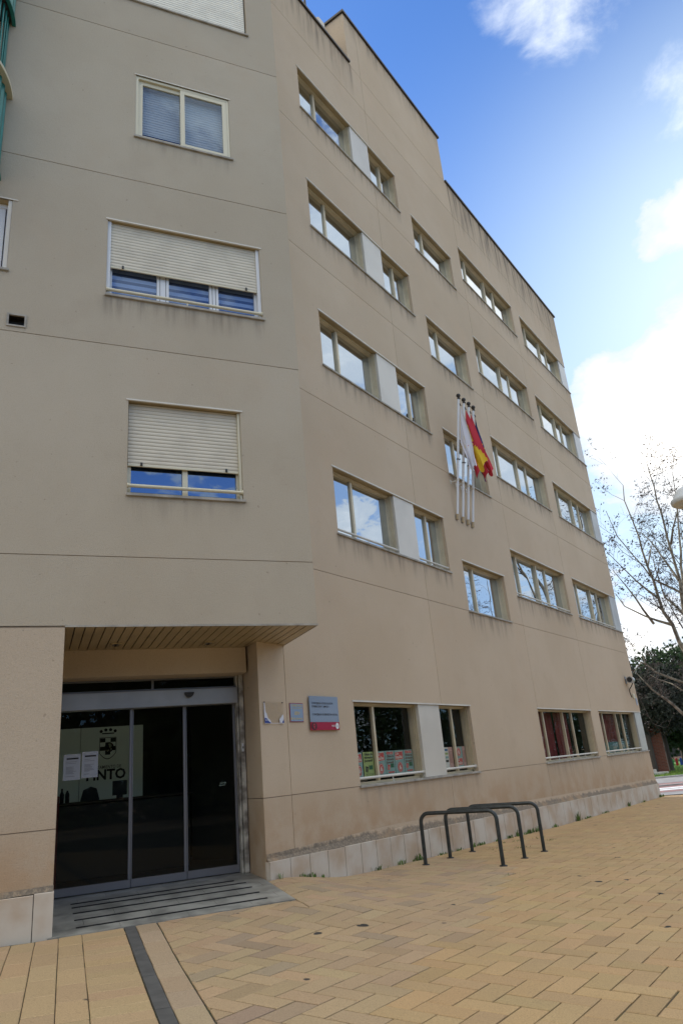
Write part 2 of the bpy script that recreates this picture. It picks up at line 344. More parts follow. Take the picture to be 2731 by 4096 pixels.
# ------------------------------------------------------------------ ground
SLAB = (.20, 2.48, -.065, 1.95)
def slab_h(t): return -1.150+.078*max(-.1, min(t, 1.0))+.03*max(0, min(t-1, 1))
def gh(x, y):
    xx = max(-9, min(x, 9.2)); z = -1.29-.047*min(xx, 4)-.022*max(0, xx-4)
    P = Vector((x, y, 0)); s, t = P.dot(dL), P.dot(nL)-DLW
    cs, ct = max(SLAB[0], min(s, SLAB[1])), max(SLAB[2], min(t, 1.2)); d = math.hypot(s-cs, t-ct)
    w = math.exp(-d*d/(2*.6**2)); return z*(1-w)+(slab_h(ct)-.008)*w
def gz(x, y): return gh(x, y)+Z0
g = MB().use(mat('ground_earth', (.38, .29, .19), .95, var=.25, vscale=.4))
xs = [-600, -200, -60, -20, -10]+[-8+i for i in range(0, 19)]+[12, 14, 17, 20, 40, 90, 250, 700]
ys = [-600, -200, -60, -20, -8, -4]+[i for i in range(-2, 30)]+[32, 36, 40, 60, 120, 300, 900]
vs = [(x, y, gz(x, y)-.06) for y in ys for x in xs]; nx = len(xs)
g.idx(vs, [(j*nx+i, j*nx+i+1, (j+1)*nx+i+1, (j+1)*nx+i) for j in range(len(ys)-1) for i in range(nx-1)], True)
tag(g.build('ground'), kind='structure')

# paving: real herringbone bricks over a bed of joint sand
def tilemat():
    m = bpy.data.materials.new('paving_brick'); m.use_nodes = True; t = m.node_tree; b = t.nodes['Principled BSDF']; b.inputs['Roughness'].default_value = .82; b.inputs['Specular IOR Level'].default_value = .3
    a = N(t, 'ShaderNodeAttribute', attribute_name='tint'); tcn = N(t, 'ShaderNodeTexCoord')
    def noise(sc, d, r=.6):
        n = N(t, 'ShaderNodeTexNoise'); n.inputs['Scale'].default_value = sc; n.inputs['Detail'].default_value = d; n.inputs['Roughness'].default_value = r; t.links.new(tcn.outputs['Object'], n.inputs['Vector']); return n.outputs[0]
    f = noise(110, 3); c = a.outputs['Color']
    c = cmix(t, mth(t, 'MULTIPLY', smooth(t, f, .50, .70), .50), c, cmix(t, 1.0, c, (.45, .42, .40), 'MULTIPLY'))
    c = cmix(t, mth(t, 'MULTIPLY', smooth(t, f, .46, .30), .35), c, cmix(t, 1.0, c, (1.5, 1.5, 1.55), 'MULTIPLY'))
    c = cmix(t, mth(t, 'MULTIPLY', smooth(t, noise(.9, 6), .45, .75), .22), c, (.24, .175, .115))
    c = cmix(t, smooth(t, noise(4.5, 2, .3),   .75, .775), c, (.04, .038, .035))
    t.links.new(c, b.inputs['Base Color'])
    bn = N(t, 'ShaderNodeBump'); bn.inputs['Strength'].default_value = .5; bn.inputs['Distance'].default_value = .004; t.links.new(f, bn.inputs['Height']); t.links.new(bn.outputs[0], b.inputs['Normal'])
    return m
M['tile'] = tilemat()
def clip(poly, a, b, c):
    """keep a*x+b*y>=c"""
    o = []
    for i in range(len(poly)):
        p, q = poly[i], poly[(i+1) % len(poly)]; dp = a*p[0]+b*p[1]-c; dq = a*q[0]+b*q[1]-c
        if dp >= 0: o.append(p)
        if (dp >= 0) != (dq >= 0): k = dp/(dp-dq); o.append((p[0]+(q[0]-p[0])*k, p[1]+(q[1]-p[1])*k))
    return o
def area(p): return abs(sum(p[i][0]*p[(i+1) % len(p)][1]-p[(i+1) % len(p)][0]*p[i][1] for i in range(len(p))))/2
rng = random.Random(3)
def lay(mb, poly, base, gap=.004):
    """one paving brick: chamfered top, dropped edges"""
    if len(poly) < 3 or area(poly) < 2e-4: return
    cx = sum(p[0] for p in poly)/len(poly); cy = sum(p[1] for p in poly)/len(poly)
    s_ = 0
    for i in range(len(poly)): s_ += poly[i][0]*poly[(i+1) % len(poly)][1]-poly[(i+1) % len(poly)][0]*poly[i][1]
    if s_ < 0: poly = poly[::-1]
    def inset(g_):
        q = []
        n = len(poly)
        for i in range(n):
            p0, p1, p2 = Vector(poly[i-1]), Vector(poly[i]), Vector(poly[(i+1) % n])
            e1 = (p1-p0); e2 = (p2-p1)
            if e1.length < 1e-6 or e2.length < 1e-6: q.append(tuple(p1)); continue
            e1.normalize(); e2.normalize(); n1_ = Vector((-e1.y, e1.x)); n2_ = Vector((-e2.y, e2.x)); bs = n1_+n2_
            if bs.length < .3: q.append(tuple(p1)); continue
            bs /= max(.35, bs.dot(n1_)); q.append(tuple(p1+bs*g_))
        return q
    k = rng.random(); v = (1+rng.uniform(-.06, .06))
    mb.c = tuple(max(0, c*v*(1+rng.uniform(-.03, .03))) for c in base)
    tilt = rng.uniform(-.0014, .0014); o1 = inset(gap*rng.uniform(.35, .95)); o2 = inset(gap+.005)
    top = [(x, y, gz(x, y)+tilt) for x, y in o2]; mid = [(x, y, gz(x, y)-.0035+tilt) for x, y in o1]; bot = [(x, y, gz(x, y)-.018) for x, y in o1]; n = len(top)
    mb.idx(top+mid+bot, [tuple(range(n))]+[(n+i, n+(i+1) % n, (i+1) % n, i) for i in range(n)]+[(2*n+i, 2*n+(i+1) % n, n+(i+1) % n, n+i) for i in range(n)])
def stl(x, y): P = Vector((x, y, 0)); return P.dot(dL), P.dot(nL)-DLW
def clipL(poly, s=None, t=None, keep=1):
    if s is not None: return clip(poly, keep*dL.x, keep*dL.y, keep*s)
    return clip(poly, keep*nL.x, keep*nL.y, keep*(t+DLW))
W = .172; LB = 2*W
pav = MB().use(M['tile'])
BU = ((9.64, 1.65), (6.9, 2.56), (5.48, 2.91), (4.83, 3.05), (3.9, 3.27), (1.0, 4.5))
def isold(u, v):
    """older, pinker, rougher bricks near the entrance"""
    if u > 10.4: return False
    for (a, b), (c, d) in zip(BU, BU[1:]):
        if c <= u <= a or (u > BU[0][0]): return v < b+(d-b)*(a-u)/(a-c) if u <= BU[0][0] else v < 1.65-(u-9.64)*1.8
    return v < 4.5
# edge line right of the drain: s = 1.139 + .04*t ; normal of that line in plan
def sheared(poly, s0, k, keep): # s - k*t >= s0
    a = dL.x-k*nL.x; b = dL.y-k*nL.y; return clip(poly, keep*a, keep*b, keep*(s0-k*DLW))
i0 = -30
for i in range(-10, 180):
    for j in range(-6, 96):
        k = (i+j) % 4
        # herringbone on a W grid: horizontal brick starts where (i-j)%4==0, vertical where (i-j)%4==2... cells
        if (i-j) % 4 == 0: a = (i, j, i+2, j+1)
        elif (i-j) % 4 == 3: a = (i, j, i+1, j+2)
        else: continue
        u0, v0, u1, v1 = (q*W for q in a); u0 += .05; u1 += .05
        uc, vc = (u0+u1)/2, (v0+v1)/2
        if vc < -.3 or vc > 15.5 or uc < -1.5 or uc > 29.5: continue
        if vc > 9 and uc < 6: continue
        pts = []
        for (uu, vv) in ((u0, v0), (u1, v0), (u1, v1), (u0, v1)):
            P = nR*(DRW-vv)+dR*uu; pts.append((P.x, P.y))
        s, t = stl(sum(p[0] for p in pts)/4, sum(p[1] for p in pts)/4)
        if s < 2.48 and t > 1.4: continue
        pts = clip(pts, -nR.x, -nR.y, -(DRW-.052)) if uc < 24.6 else pts
        if uc > 24.0: pts = clip(pts, -.46, -.888, -(.46*9.3+.888*24.35))
        if uc > 24.0 and len(pts) < 3: continue
        if s > .5 or t < 0:
            pts = sheared(pts, 1.137, .04, 1) if t < 1 else pts
        if len(pts) < 3: continue
        parts_ = [pts]
        if s < 3.2 and t > -.5: parts_ = [clipL(pts, s=2.486, keep=1), clipL(clipL(pts, s=2.486, keep=-1), t=-.07, keep=-1)]
        base = (.400, .290, .172) if isold(uc, vc) else (.425, .294, .150)
        if isold(uc, vc) and rng.random() < .12: base = (.34, .255, .17)
        if rng.random() < .05: base = tuple(c*.90 for c in base)
        for q_ in parts_:
            if len(q_) > 2: lay(pav, q_, base, .0072)
# strip of bricks along the drain and stack bond left of it
def lq(s0, t0, s1, t1, sh=.04):
    o = []
    for s, t in ((s0, t0), (s1, t0), (s1, t1), (s0, t1)):
        P = nL*(DLW+t)+dL*(s+sh*t); o.append((P.x, P.y))
    return o
t = -.07
while t > -9: lay(pav, lq(.945, t-.37, 1.133, t), (.385, .292, .19)); t -= .37
t = -.07
while t > -9: lay(pav, lq(.487, t-.18, .843, t), (.425, .305, .170), .004); t -= .18
for ci in range(46):
    s1 = .487-.19*ci; t = -.07-(.21 if ci % 2 else 0)
    if ci % 2: lay(pav, lq(s1-.19, -.28, s1, -.07), (.415, .30, .168), .005)
    while t > -9: lay(pav, lq(s1-.19, t-.42, s1, t), (.425, .305, .172), .004); t -= .42
tag(pav.build('paving'), kind='structure')
bed = MB().use(mat('joint_sand', (.05, .042, .032), .95, var=.5, vscale=6, ramp=(.05, .07, .03)))
n_ = 110; bx = [-9+i*.32 for i in range(n_)]; by = [-9+i*.32 for i in range(n_+8)]
bed.idx([(x, y, gz(x, y)-.011) for y in by for x in bx], [(j*n_+i, j*n_+i+1, (j+1)*n_+i+1, (j+1)*n_+i) for j in range(len(by)-1) for i in range(n_-1)
        if not (bx[i]*.46+by[j]*.888 > 25.2)], True)
tag(bed.build('paving_bed'), kind='structure')
# drain channel
dr = MB().use(M['drain']); t = -.07
for ln in [.16]+[.80]*11:
    q = lq(.848, t-ln+.006, .940, t-.0); z = [gz(*p)+.003 for p in q]
    dr.idx([(p[0], p[1], zz) for p, zz in zip(q, z)]+[(p[0], p[1], zz-.05) for p, zz in zip(q, z)], [(0, 1, 2, 3), (0, 4, 5, 1), (1, 5, 6, 2), (2, 6, 7, 3), (3, 7, 4, 0)]); t -= ln
o = dr.build('drain_cover', fix=True); tag(o, 'long narrow grey slab channel cut through the paving bricks in front of the entrance', 'drain cover')
# entrance slab of grey marble tiles, with black non-slip strips
sl = empty('entrance_step', PL(0, 0, 0), RZL, 'grey marble threshold slab with black non-slip strips before the glass doors', 'doorstep')
mb = MB().use(M['marble']); trow = [-.065, .14, .43, .71, .96, 1.18, 1.45, 1.75]
for i in range(len(trow)-1):
    s = .2-(i % 2)*.3
    while s < 2.48:
        a, b = max(s, .2)+.0015, min(s+.62, 2.48)-.0015
        if b > a+.02:
            t0, t1 = trow[i]+.0015, trow[i+1]-.0015; z0, z1 = slab_h(t0), slab_h(t1); q = [(a, t0, z0), (b, t0, z0), (b, t1, z1), (a, t1, z1)]
            mb.idx(q+[(x, y, z-.05) for x, y, z in q], [(0, 1, 2, 3), (0, 4, 5, 1), (1, 5, 6, 2), (2, 6, 7, 3), (3, 7, 4, 0)])
        s += .62
mb.build('slab', sl)
for t in (.14, .43, .71, .96, 1.18):
    a = .445; b = 2.25 if t < 1.1 else 2.17
    MB().use(M['black']).idx([(a, t-.014, slab_h(t)+.001), (b, t-.014, slab_h(t)+.001), (b, t+.014, slab_h(t)+.004), (a, t+.014, slab_h(t)+.004),
        (a, t-.014, slab_h(t)+.006), (b, t-.014, slab_h(t)+.006), (b, t+.014, slab_h(t)+.008), (a, t+.014, slab_h(t)+.008)], [(4, 5, 6, 7), (0, 1, 5, 4), (1, 2, 6, 5), (3, 0, 4, 7)]).build('grip_strip', sl)

# ------------------------------------------------------------------ walls with openings
def wall(mb, us, hs, depth, wmat, jmat, y=0.0):
    """us/hs are break lists; depth(uc,hc) -> None for a hole, else recess"""
    us = sorted(set(round(x, 4) for x in us)); hs = sorted(set(round(x, 4) for x in hs)); nu, nh = len(us)-1, len(hs)-1
    D = [[depth((us[i]+us[i+1])/2, (hs[j]+hs[j+1])/2) for j in range(nh)] for i in range(nu)]
    for i in range(nu):
        for j in range(nh):
            d = D[i][j]
            if d is None: continue
            a, b, c, e = us[i], us[i+1], hs[j], hs[j+1]; mb.use(jmat if d > 0 else wmat)
            mb.face([(a, y+d, c), (b, y+d, c), (b, y+d, e), (a, y+d, e)])
            mb.use(wmat)
            if i+1 < nu and D[i+1][j] is not None and D[i+1][j] != d:
                d2 = D[i+1][j]; mb.face([(b, y+d, c), (b, y+d2, c), (b, y+d2, e), (b, y+d, e)])
            if j+1 < nh and D[i][j+1] is not None and D[i][j+1] != d:
                d2 = D[i][j+1]; mb.face([(a, y+d, e), (b, y+d, e), (b, y+d2, e), (a, y+d2, e)])
JW = .0045
def jb(x): return [x-JW, x+JW]
office = empty('office_building', nR*DRW+Vector((0, 0, Z0)), RZR, 'beige rendered municipal office building with long rows of recessed windows', 'building')
holes = []
for k, (a, b) in ROWS.items(): holes += [(A0, A3, a, b), (D0, D1, a, b), (E0, 99, a, b)]
for k, (a, b) in CROWS.items(): holes.append((C0, C1, a, b))
VJ = [(7.215, -9, 1.6), (11.367, -9, 99), (15.82, -9, 99), (19.62, -9, 99)]
HJ = [-.228, 2.764, 5.745, 8.655, 11.66, 14.58]
def inhole(u, h): return any(a < u < b and c < h < d for a, b, c, d in holes)
def dep(u, h):
    if inhole(u, h): return None
    if u < 7.205 and h > 1.60: return None
    if h > ROOF1 and not (10.85 < u < 15.66): return None
    if any(abs(u-x) < JW and lo < h < hi for x, lo, hi in VJ): return .008
    if any(abs(h-x) < JW for x in HJ): return .008
    if abs(h-15.66) < JW and 10.85 < u < 15.66: return .008
    return 0.0
us = [6.703, 7.205, 10.85, 15.66, 24.574, A0, A3, C0, C1, D0, D1, E0]; hs = [-2.2, 1.60, ROOF1, ROOF3]
for x, *_ in VJ: us += jb(x)
for x in HJ+[15.66]: hs += jb(x)
for a, b, c, d in holes: hs += [c, d]
w = MB(); wall(w, us, hs, dep, M['wallR'], M['joint'])
w.use(M['wallR'])
for a, b, c, d in holes:      # jambs
    b_ = min(b, 24.574)
    w.face([(a, 0, c), (a, .21, c), (a, .21, d), (a, 0, d)])
    if b < 99: w.face([(b, 0, c), (b, 0, d), (b, .21, d), (b, .21, c)])
    w.face([(a, 0, c), (b_, 0, c), (b_, .21, c), (a, .21, c)])
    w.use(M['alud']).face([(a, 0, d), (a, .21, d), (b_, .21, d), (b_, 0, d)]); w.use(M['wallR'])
# end wall, back, tower sides
for c, d in ((-2.2, -.225), (.912, 3.46), (4.60, 6.48), (7.59, 9.425), (10.53, 12.355), (13.47, ROOF1)):
    w.face([(24.574, 0, c), (24.574, 12, c), (24.574, 12, d), (24.574, 0, d)])
for k, (a, b) in ROWS.items(): w.face([(24.574, 3.5, a), (24.574, 12, a), (24.574, 12, b), (24.574, 3.5, b)])
w.face([(6.7, 12, -2.2), (24.574, 12, -2.2), (24.574, 12, ROOF1), (6.7, 12, ROOF1)])
w.face([(7.3, 0, ROOF1-.5), (24.5, 0.1, ROOF1-.5), (24.5, 12, ROOF1-.5), (7.3, 12, ROOF1-.5)])
for x in (10.85, 15.66): w.face([(x, 0, ROOF1-.6), (x, 5, ROOF1-.6), (x, 5, ROOF3), (x, 0, ROOF3)])
w.face([(10.85, 0, ROOF3-.01), (15.66, 0, ROOF3-.01), (15.66, 5, ROOF3-.01), (10.85, 5, ROOF3-.01)]); w.face([(10.85, 5, ROOF1-.6), (15.66, 5, ROOF1-.6), (15.66, 5, ROOF3), (10.85, 5, ROOF3)])
# parapet backs
w.face([(7.3, .22, ROOF1-.6), (10.85, .22, ROOF1-.6), (10.85, .22, ROOF1), (7.3, .22, ROOF1)]); w.face([(15.66, .22, ROOF1-.6), (24.5, .22, ROOF1-.6), (24.5, .22, ROOF1), (15.66, .22, ROOF1)])
w.build('wall', office)
# the entrance-side flank of the wall (the pillar), seen in the recess
def to_R(s, t):
    P = nL*(DLW+t)+dL*s; return P.dot(dR), P.dot(nR)-DRW
q0 = (6.703, 0.0); q1 = to_R(2.478, 2.0)
fl = MB().use(M['wallR']); 
for c, d, dd in ((-2.2, -.228-JW, 0), (-.228+JW, 1.61, 0)): fl.face([(q0[0], q0[1], c), (q0[0], q0[1], d), (q1[0], q1[1], d), (q1[0], q1[1], c)])
fl.use(M['joint']).face([(q0[0]+.01, q0[1], -.228-JW), (q0[0]+.01, q0[1], -.228+JW), (q1[0]+.01, q1[1], -.228+JW), (q1[0]+.01, q1[1], -.228-JW)])
fl.build('flank_wall', office)
# copings
cp = MB().use(M['coping'])
cp.box(7.2, 10.87, -.05, .26, ROOF1-.004, ROOF1+.055); cp.box(15.665, 24.62, -.05, .26, ROOF1-.004, ROOF1+.055); cp.box(24.36, 24.62, .262, 12.05, ROOF1-.004, ROOF1+.055)
cp.box(10.80, 15.71, -.05, .26, ROOF3-.004, ROOF3+.06); cp.box(10.80, 11.06, .262, 5.05, ROOF3-.004, ROOF3+.06)
cp.build('coping', office)
# plinth: sloping course of tiles with a rough flared skirt above it
PT = [(6.74, -.901), (9.27, -.935), (11.92, -.972), (15.8, -1.045), (18.6, -1.09), (24.86, -1.205)]
def pt(u):
    if u <= PT[0][0]: return PT[0][1]
    for (a, b), (c, d) in zip(PT, PT[1:]):
        if u <= c: return b+(d-b)*(u-a)/(c-a)
    return PT[-1][1]
pl = MB().use(M['plinth']); u = 6.703; rg = random.Random(5); first = True
pl.use(M['grout']).idx([(6.71, -.044, pt(6.71)-.004), (24.6, -.044, pt(24.6)-.004), (24.6, -.044, -2.2), (6.71, -.044, -2.2), (6.71, 0.02, pt(6.71)-.004), (24.6, 0.02, pt(24.6)-.004)], [(3, 2, 1, 0), (0, 1, 5, 4)])
pl.use(M['plinth'])
while u < 24.60:
    wdt = .362 if u < 11 else .40+.012*(u-11); b = min(u+wdt, 24.63); g_ = .005; dz = rg.uniform(-.003, .003); y0 = -.052+rg.uniform(-.002, .001)
    a_, b_ = u+g_, b-g_
    za, zb = pt(a_)+dz, pt(b_)+dz
    pl.idx([(a_, y0, -2.1), (b_, y0, -2.1), (b_, y0, zb-.006), (a_, y0, za-.006), (a_+.003, y0+.006, za), (b_-.003, y0+.006, zb), (b_, .02, zb), (a_, .02, za), (a_, .0, -2.1), (b_, 0, -2.1)],
           [(0, 1, 2, 3), (3, 2, 5, 4), (4, 5, 6, 7), (0, 3, 4, 7, 8), (1, 9, 6, 5, 2)]); u = b
pl.idx([(24.63, -.052, -2.1), (24.63, 12, -2.1), (24.63, 12, -1.2), (24.63, -.052, -1.2), (24.574, 12, -1.2), (24.574, 0, -1.2)], [(0, 1, 2, 3), (3, 2, 4, 5)])
# return of the plinth tile at the pillar edge
pl.face([(6.703, -.05, -2.1), (6.703, 0.0, -2.1), (6.703, 0.0, pt(6.7)), (6.703, -.05, pt(6.7))])
pl.build('plinth', office)
sk = MB().use(M['moss']); n = 150; rows = []
for i in range(n+1):
    u = 6.703+(24.60-6.703)*i/n; hgt = .03+.070*min(1, max(0, (u-6.9)/2.6))
    z = pt(u); rows.append([(u, -.004-.001, z+hgt+.05), (u, -.010, z+hgt), (u, -.026, z+hgt*.45), (u, -.047, z+.001)])
vs = [p for r in rows for p in r]
sk.idx(vs, [(i*4+k, i*4+k+1, (i+1)*4+k+1, (i+1)*4+k) for i in range(n) for k in range(1, 3)], True)
sk.idx(vs, [(i*4, i*4+1, (i+1)*4+1, (i+1)*4) for i in range(n)], True)
sk.build('skirt', office)

# ---------------------------------------------------------------- windows of the office front
rgw = random.Random(77)
def window(u0, u1, h0, h1, muls, thin, glass, rail=False, posts=0, parent=office, rightjamb=True):
    f = MB().use(M['alu']); d0, d1 = .125, .20; b = .042
    f.box(u0+.002, u1-.002, d0, d1, h1-b, h1-.002); f.box(u0+.002, u1-.002, d0-.02, d1, h0+.002, h0+b)
    f.box(u0+.002, u0+b, d0, d1, h0+b, h1-b); f.box(u1-b, u1-.002, d0, d1, h0+b, h1-b)
    f.box(u1-.022, u1-.003, .06, .092, h0+.003, h1-.003); f.box(u1-.034, u1-.003, .094, .123, h0+.044, h1-.003)   # shutter guides
    f.box(u0+.003, u0+.022, .06, .092, h0+.003, h1-.003)
    f.box(u0+.024, u1-.024, .10, .123, h1-.03, h1-.004)
    ed = [u0+b]+sorted([x for x in list(muls)+list(thin)])+[u1-b]
    for x in muls: f.box(x-.028, x+.028, d0+.008, .182, h0+b, h1-b, .004)
    for x in thin: f.box(x-.022, x+.022, d0-.006, .19, h0+b, h1-b, .004)
    fo = f.build('window', parent)
    p = MB().use(glass)
    for a, c in zip(ed, ed[1:]):
        dd = .172+.004*(ed.index(a) % 2); q1_, q2_ = rgw.uniform(-.006, .006), rgw.uniform(-.006, .006); p.face([(a, dd-q1_, h0+b), (c, dd+q2_, h0+b), (c, dd+q2_+q1_, h1-b), (a, dd, h1-b)])
        s = MB()
    p.build('pane', fo)
    if rail:
        r = MB().use(M['trim']); hr = h0+.095; r.tube([(u0+.0, .045, hr), (u1, .045, hr)], .019, 10)
        for uu in (u0+.008, u1-.008): r.tube([(uu-.006, .045, hr), (uu+.006, .045, hr)], .032, 12)
        for k in range(posts): uu = u0+(u1-u0)*(k+1)/(posts+1); r.tube([(uu, .045, hr), (uu, .045, h0+.004)], .009, 8)
        r.build('rail', fo)
    return fo
def sill(u0, u1, h, parent=office):
    s = MB().use(M['sill']); u = u0-.03
    while u < u1+.03:
        b = min(u+1.45, u1+.03); s.box(u+.002, b-.002, -.032, .10, h-.026, h+.006, .003); u = b
    return s.build('sill', parent)
for k, (a, b) in ROWS.items():
    gl = M['gG'] if k == 0 else M['gU']; rl = k in (0, 4)
    window(A0, A1, a, b, (9.40,), (), gl, rl, 1); window(A2, A3, a, b, (11.94,), (), gl, rl, 0)
    window(D0, D1, a, b, (16.43, 18.37), (17.70,), gl, rl, 3); window(E0, E1, a, b, (20.92, 22.84), (22.17,), gl, rl, 3)
    sill(A0, A3, a); sill(D0, D1, a); s_ = sill(E0, E2-.02, a)
    MB().use(M['panel']).box(A1+.002, A2-.002, .012, .19, a+.008, b-.004, .004).build('panel', office)
    pe = MB().use(M['steelp']); pe.box(E1+.002, E2-.004, .010, .19, a+.008, b-.004, .004); pe.box(E2-.17, E2-.004, .192, 3.5, a+.008, b-.004); pe.build('corner_panel', office)
    for x0, x1 in ((A0, A3), (D0, D1), (E0, E2)): MB().use(M['trim']).box(x0-.03, x1+(.03 if x1 != E2 else .0), -.012, .012, b-.003, b+.018).build('lintel_trim', office)
for k, (a, b) in CROWS.items():
    window(C0, C1, a, b, (13.77,), (), M['gU']); sill(C0, C1, a)
    MB().use(M['trim']).box(C0-.03, C1+.03, -.012, .012, b-.003, b+.018).build('lintel_trim', office)
# rooms behind the ground-floor glass
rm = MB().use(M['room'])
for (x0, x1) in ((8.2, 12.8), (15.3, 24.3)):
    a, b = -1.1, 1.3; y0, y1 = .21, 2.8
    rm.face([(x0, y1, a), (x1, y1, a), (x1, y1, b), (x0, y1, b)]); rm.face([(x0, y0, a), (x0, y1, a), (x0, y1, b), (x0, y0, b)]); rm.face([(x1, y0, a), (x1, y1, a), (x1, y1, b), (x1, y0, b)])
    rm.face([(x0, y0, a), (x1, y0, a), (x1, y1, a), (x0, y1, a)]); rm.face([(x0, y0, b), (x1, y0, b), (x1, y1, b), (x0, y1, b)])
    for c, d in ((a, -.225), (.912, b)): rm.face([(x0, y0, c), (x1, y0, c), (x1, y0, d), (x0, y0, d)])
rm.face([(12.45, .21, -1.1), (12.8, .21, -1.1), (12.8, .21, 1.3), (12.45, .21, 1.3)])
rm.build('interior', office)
# red curtains behind the far ground-floor windows
def curtain(u0, u1, h0, h1, d, lab, mt='red'):
    mb = MB().use(M[mt]); n = int((u1-u0)*22); vs = []
    for i in range(n+1): u = u0+(u1-u0)*i/n; y = d+.025*math.sin(i*1.9)+.01*math.sin(i*.7); vs += [(u, y, h0), (u, y, h1)]
    mb.idx(vs, [(2*i, 2*i+2, 2*i+3, 2*i+1) for i in range(n)], True)
    o = mb.build('curtain', None, loc=office.location, rz=RZR); tag(o, lab, 'curtain', 'red curtains in the far ground-floor windows')
curtain(16.0, 17.6, -.2, .88, .40, 'dark red curtain behind the wide left pane of the nearer far window'); curtain(17.85, 18.75, -.2, .88, .42, 'dark red curtain in the middle panes of the nearer far window')
curtain(21.2, 23.0, .05, .88, .42, 'dark red curtain in the upper half of the ground-floor window at the corner')
# teal low screen in corner window
o = MB().use(flat('teal_film', (.05, .16, .16))).box(20.3, 23.7, .34, .345, -.2, .10).build('window_film', None, loc=office.location, rz=RZR); tag(o, 'teal screen strip along the bottom of the corner ground-floor window', 'window film')

# ------------------------------------------------------------------ apartment block on the left
apt = empty('apartment_building', nL*DLW+Vector((0, 0, Z0)), RZL, 'grey beige apartment block overhanging the entrance, with roller shutters', 'building')
K = 2.952; BOT = 1.61
LW = {'a': (.811, 2.141, 3.088, 4.265), 'b': (.523, 2.507, 5.69, 6.835), 'c': (.839, 2.164, 8.337, 9.476), 'd': (.523, 2.507, 10.97, 12.1), 'e': (-2.4, -.581, 5.81, 6.83)}
HL = [2.352, 4.984, 7.56, 10.252, 12.85]
def depL(u, h):
    if any(a < u < b and c < h < d for a, b, c, d in LW.values()): return None
    if -.525 < u < -.342 and 5.054 < h < 5.206: return None
    if any(abs(h-x) < JW for x in HL): return .008
    return 0.0
us = [-9, K, -.525, -.342]; hs = [BOT, 17.5, 5.054, 5.206]
for a, b, c, d in LW.values(): us += [a, b]; hs += [c, d]
for x in HL: hs += jb(x)
w = MB(); wall(w, us, hs, depL, M['wallL'], M['joint']); w.use(M['wallL'])
for a, b, c, d in list(LW.values()):
    w.face([(a, 0, c), (a, .16, c), (a, .16, d), (a, 0, d)]); w.face([(b, 0, c), (b, 0, d), (b, .16, d), (b, .16, c)]); w.face([(a, 0, c), (b, 0, c), (b, .16, c), (a, .16, c)])
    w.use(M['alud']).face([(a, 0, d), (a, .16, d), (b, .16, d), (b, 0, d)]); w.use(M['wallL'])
w.face([(K, 0, BOT), (K, 1.3, BOT), (K, 1.3, 17.5), (K, 0, 17.5)])
for h0_, h1_ in ((BOT, 17.5),): w.face([(-9, 0, h0_), (-9, 12, h0_), (-9, 12, h1_), (-9, 0, h1_)])
w.face([(K, 1.3, 15.2), (K, 12, 15.2), (K, 12, 17.5), (K, 1.3, 17.5)]); w.face([(-9, 12, -2.2), (K, 12, -2.2), (K, 12, 17.5), (-9, 12, 17.5)]); w.face([(-9, 0, 17.5), (K, 0, 17.5), (K, 12, 17.5), (-9, 12, 17.5)])
w.build('wall', apt)
# lower wall / left pillar
P1 = .232
w = MB(); wall(w, [-9, P1], [-2.2, BOT-.004, -.281-JW, -.281+JW, BOT-.02], lambda u, h: .008 if (abs(h+.281) < JW or h > BOT-.02) else 0., M['wallP'], M['joint'], y=.003)
w.use(M['wallP']).face([(P1, .003, -2.2), (P1, 2.0, -2.2), (P1, 2.0, BOT), (P1, .003, BOT)]); w.build('lower_wall', apt)
pq = MB().use(M['plinth'])
s = P1+.012
for wd in [.17]+[.40]*23:
    a, b = s-wd+.004, s-.004; za = -.79-(P1-a)*.02
    pq.idx([(a, -.03, -2.2), (b, -.03, -2.2), (b, -.03, za-.006), (a, -.03, za-.006), (b, -.024, za), (a, -.024, za), (b, .01, za), (a, .01, za), (b, 1.9, -2.2), (b, 1.9, za)], [(0, 1, 2, 3), (3, 2, 4, 5), (5, 4, 6, 7), (1, 8, 9, 6, 4, 2)] if wd < .3 else [(0, 1, 2, 3), (3, 2, 4, 5), (5, 4, 6, 7)]); s -= wd
pq.use(M['grout']).box(-9, P1+.006, -.024, .01, -2.2, -.80); pq.build('plinth', apt)
sk = MB().use(M['mossL']); n = 90; vs = []
for i in range(n+1):
    s = -4+(P1+.004+4)*i/n; hh_ = .045; z = -.79-(P1-s)*.02; vs += [(s, -.002, z+hh_), (s, -.012, z+hh_*.4), (s, -.025, z+.001)]
sk.idx(vs, [(i*3+k, i*3+k+1, (i+1)*3+k+1, (i+1)*3+k) for i in range(n) for k in range(2)], True).build('skirt', apt)
# window types
def shutter(u0, u1, h0, h1, d, par, mt='shut'):
    s = MB().use(M[mt]); s.box(u0, u1, d, d+.012, h0, h1); s.use(M['cream']).box(u0, u1, d-.006, d+.016, h0-.03, h0-.001, .003)
    for x in (u0+.15, u1-.15): s.use(M['dark']).box(x-.012, x+.012, d-.02, d-.007, h0-.022, h0+.016)
    return s.build('roller_shutter', par)
def lframe(a, b, c, d, mt, d0=.10, d1=.16, bw=.05):
    f = MB().use(M[mt]); f.box(a+.002, b-.002, d0, d1, d-bw, d-.002); f.box(a+.002, b-.002, d0, d1, c+.002, c+bw); f.box(a+.002, a+bw, d0, d1, c+bw, d-bw); f.box(b-bw, b-.002, d0, d1, c+bw, d-bw); return f
def lrail(a, b, h, par, post):
    r = MB().use(M['cream']); r.tube([(a, .015, h), (b, .015, h)], .021, 10)
    for x in (a+.008, b-.008): r.tube([(x-.006, .015, h), (x+.006, .015, h)], .03, 10)
    if post: x = a+(b-a)*.5; r.tube([(x, .015, h), (x, .015, h-.08)], .009)
    r.build('rail', par)
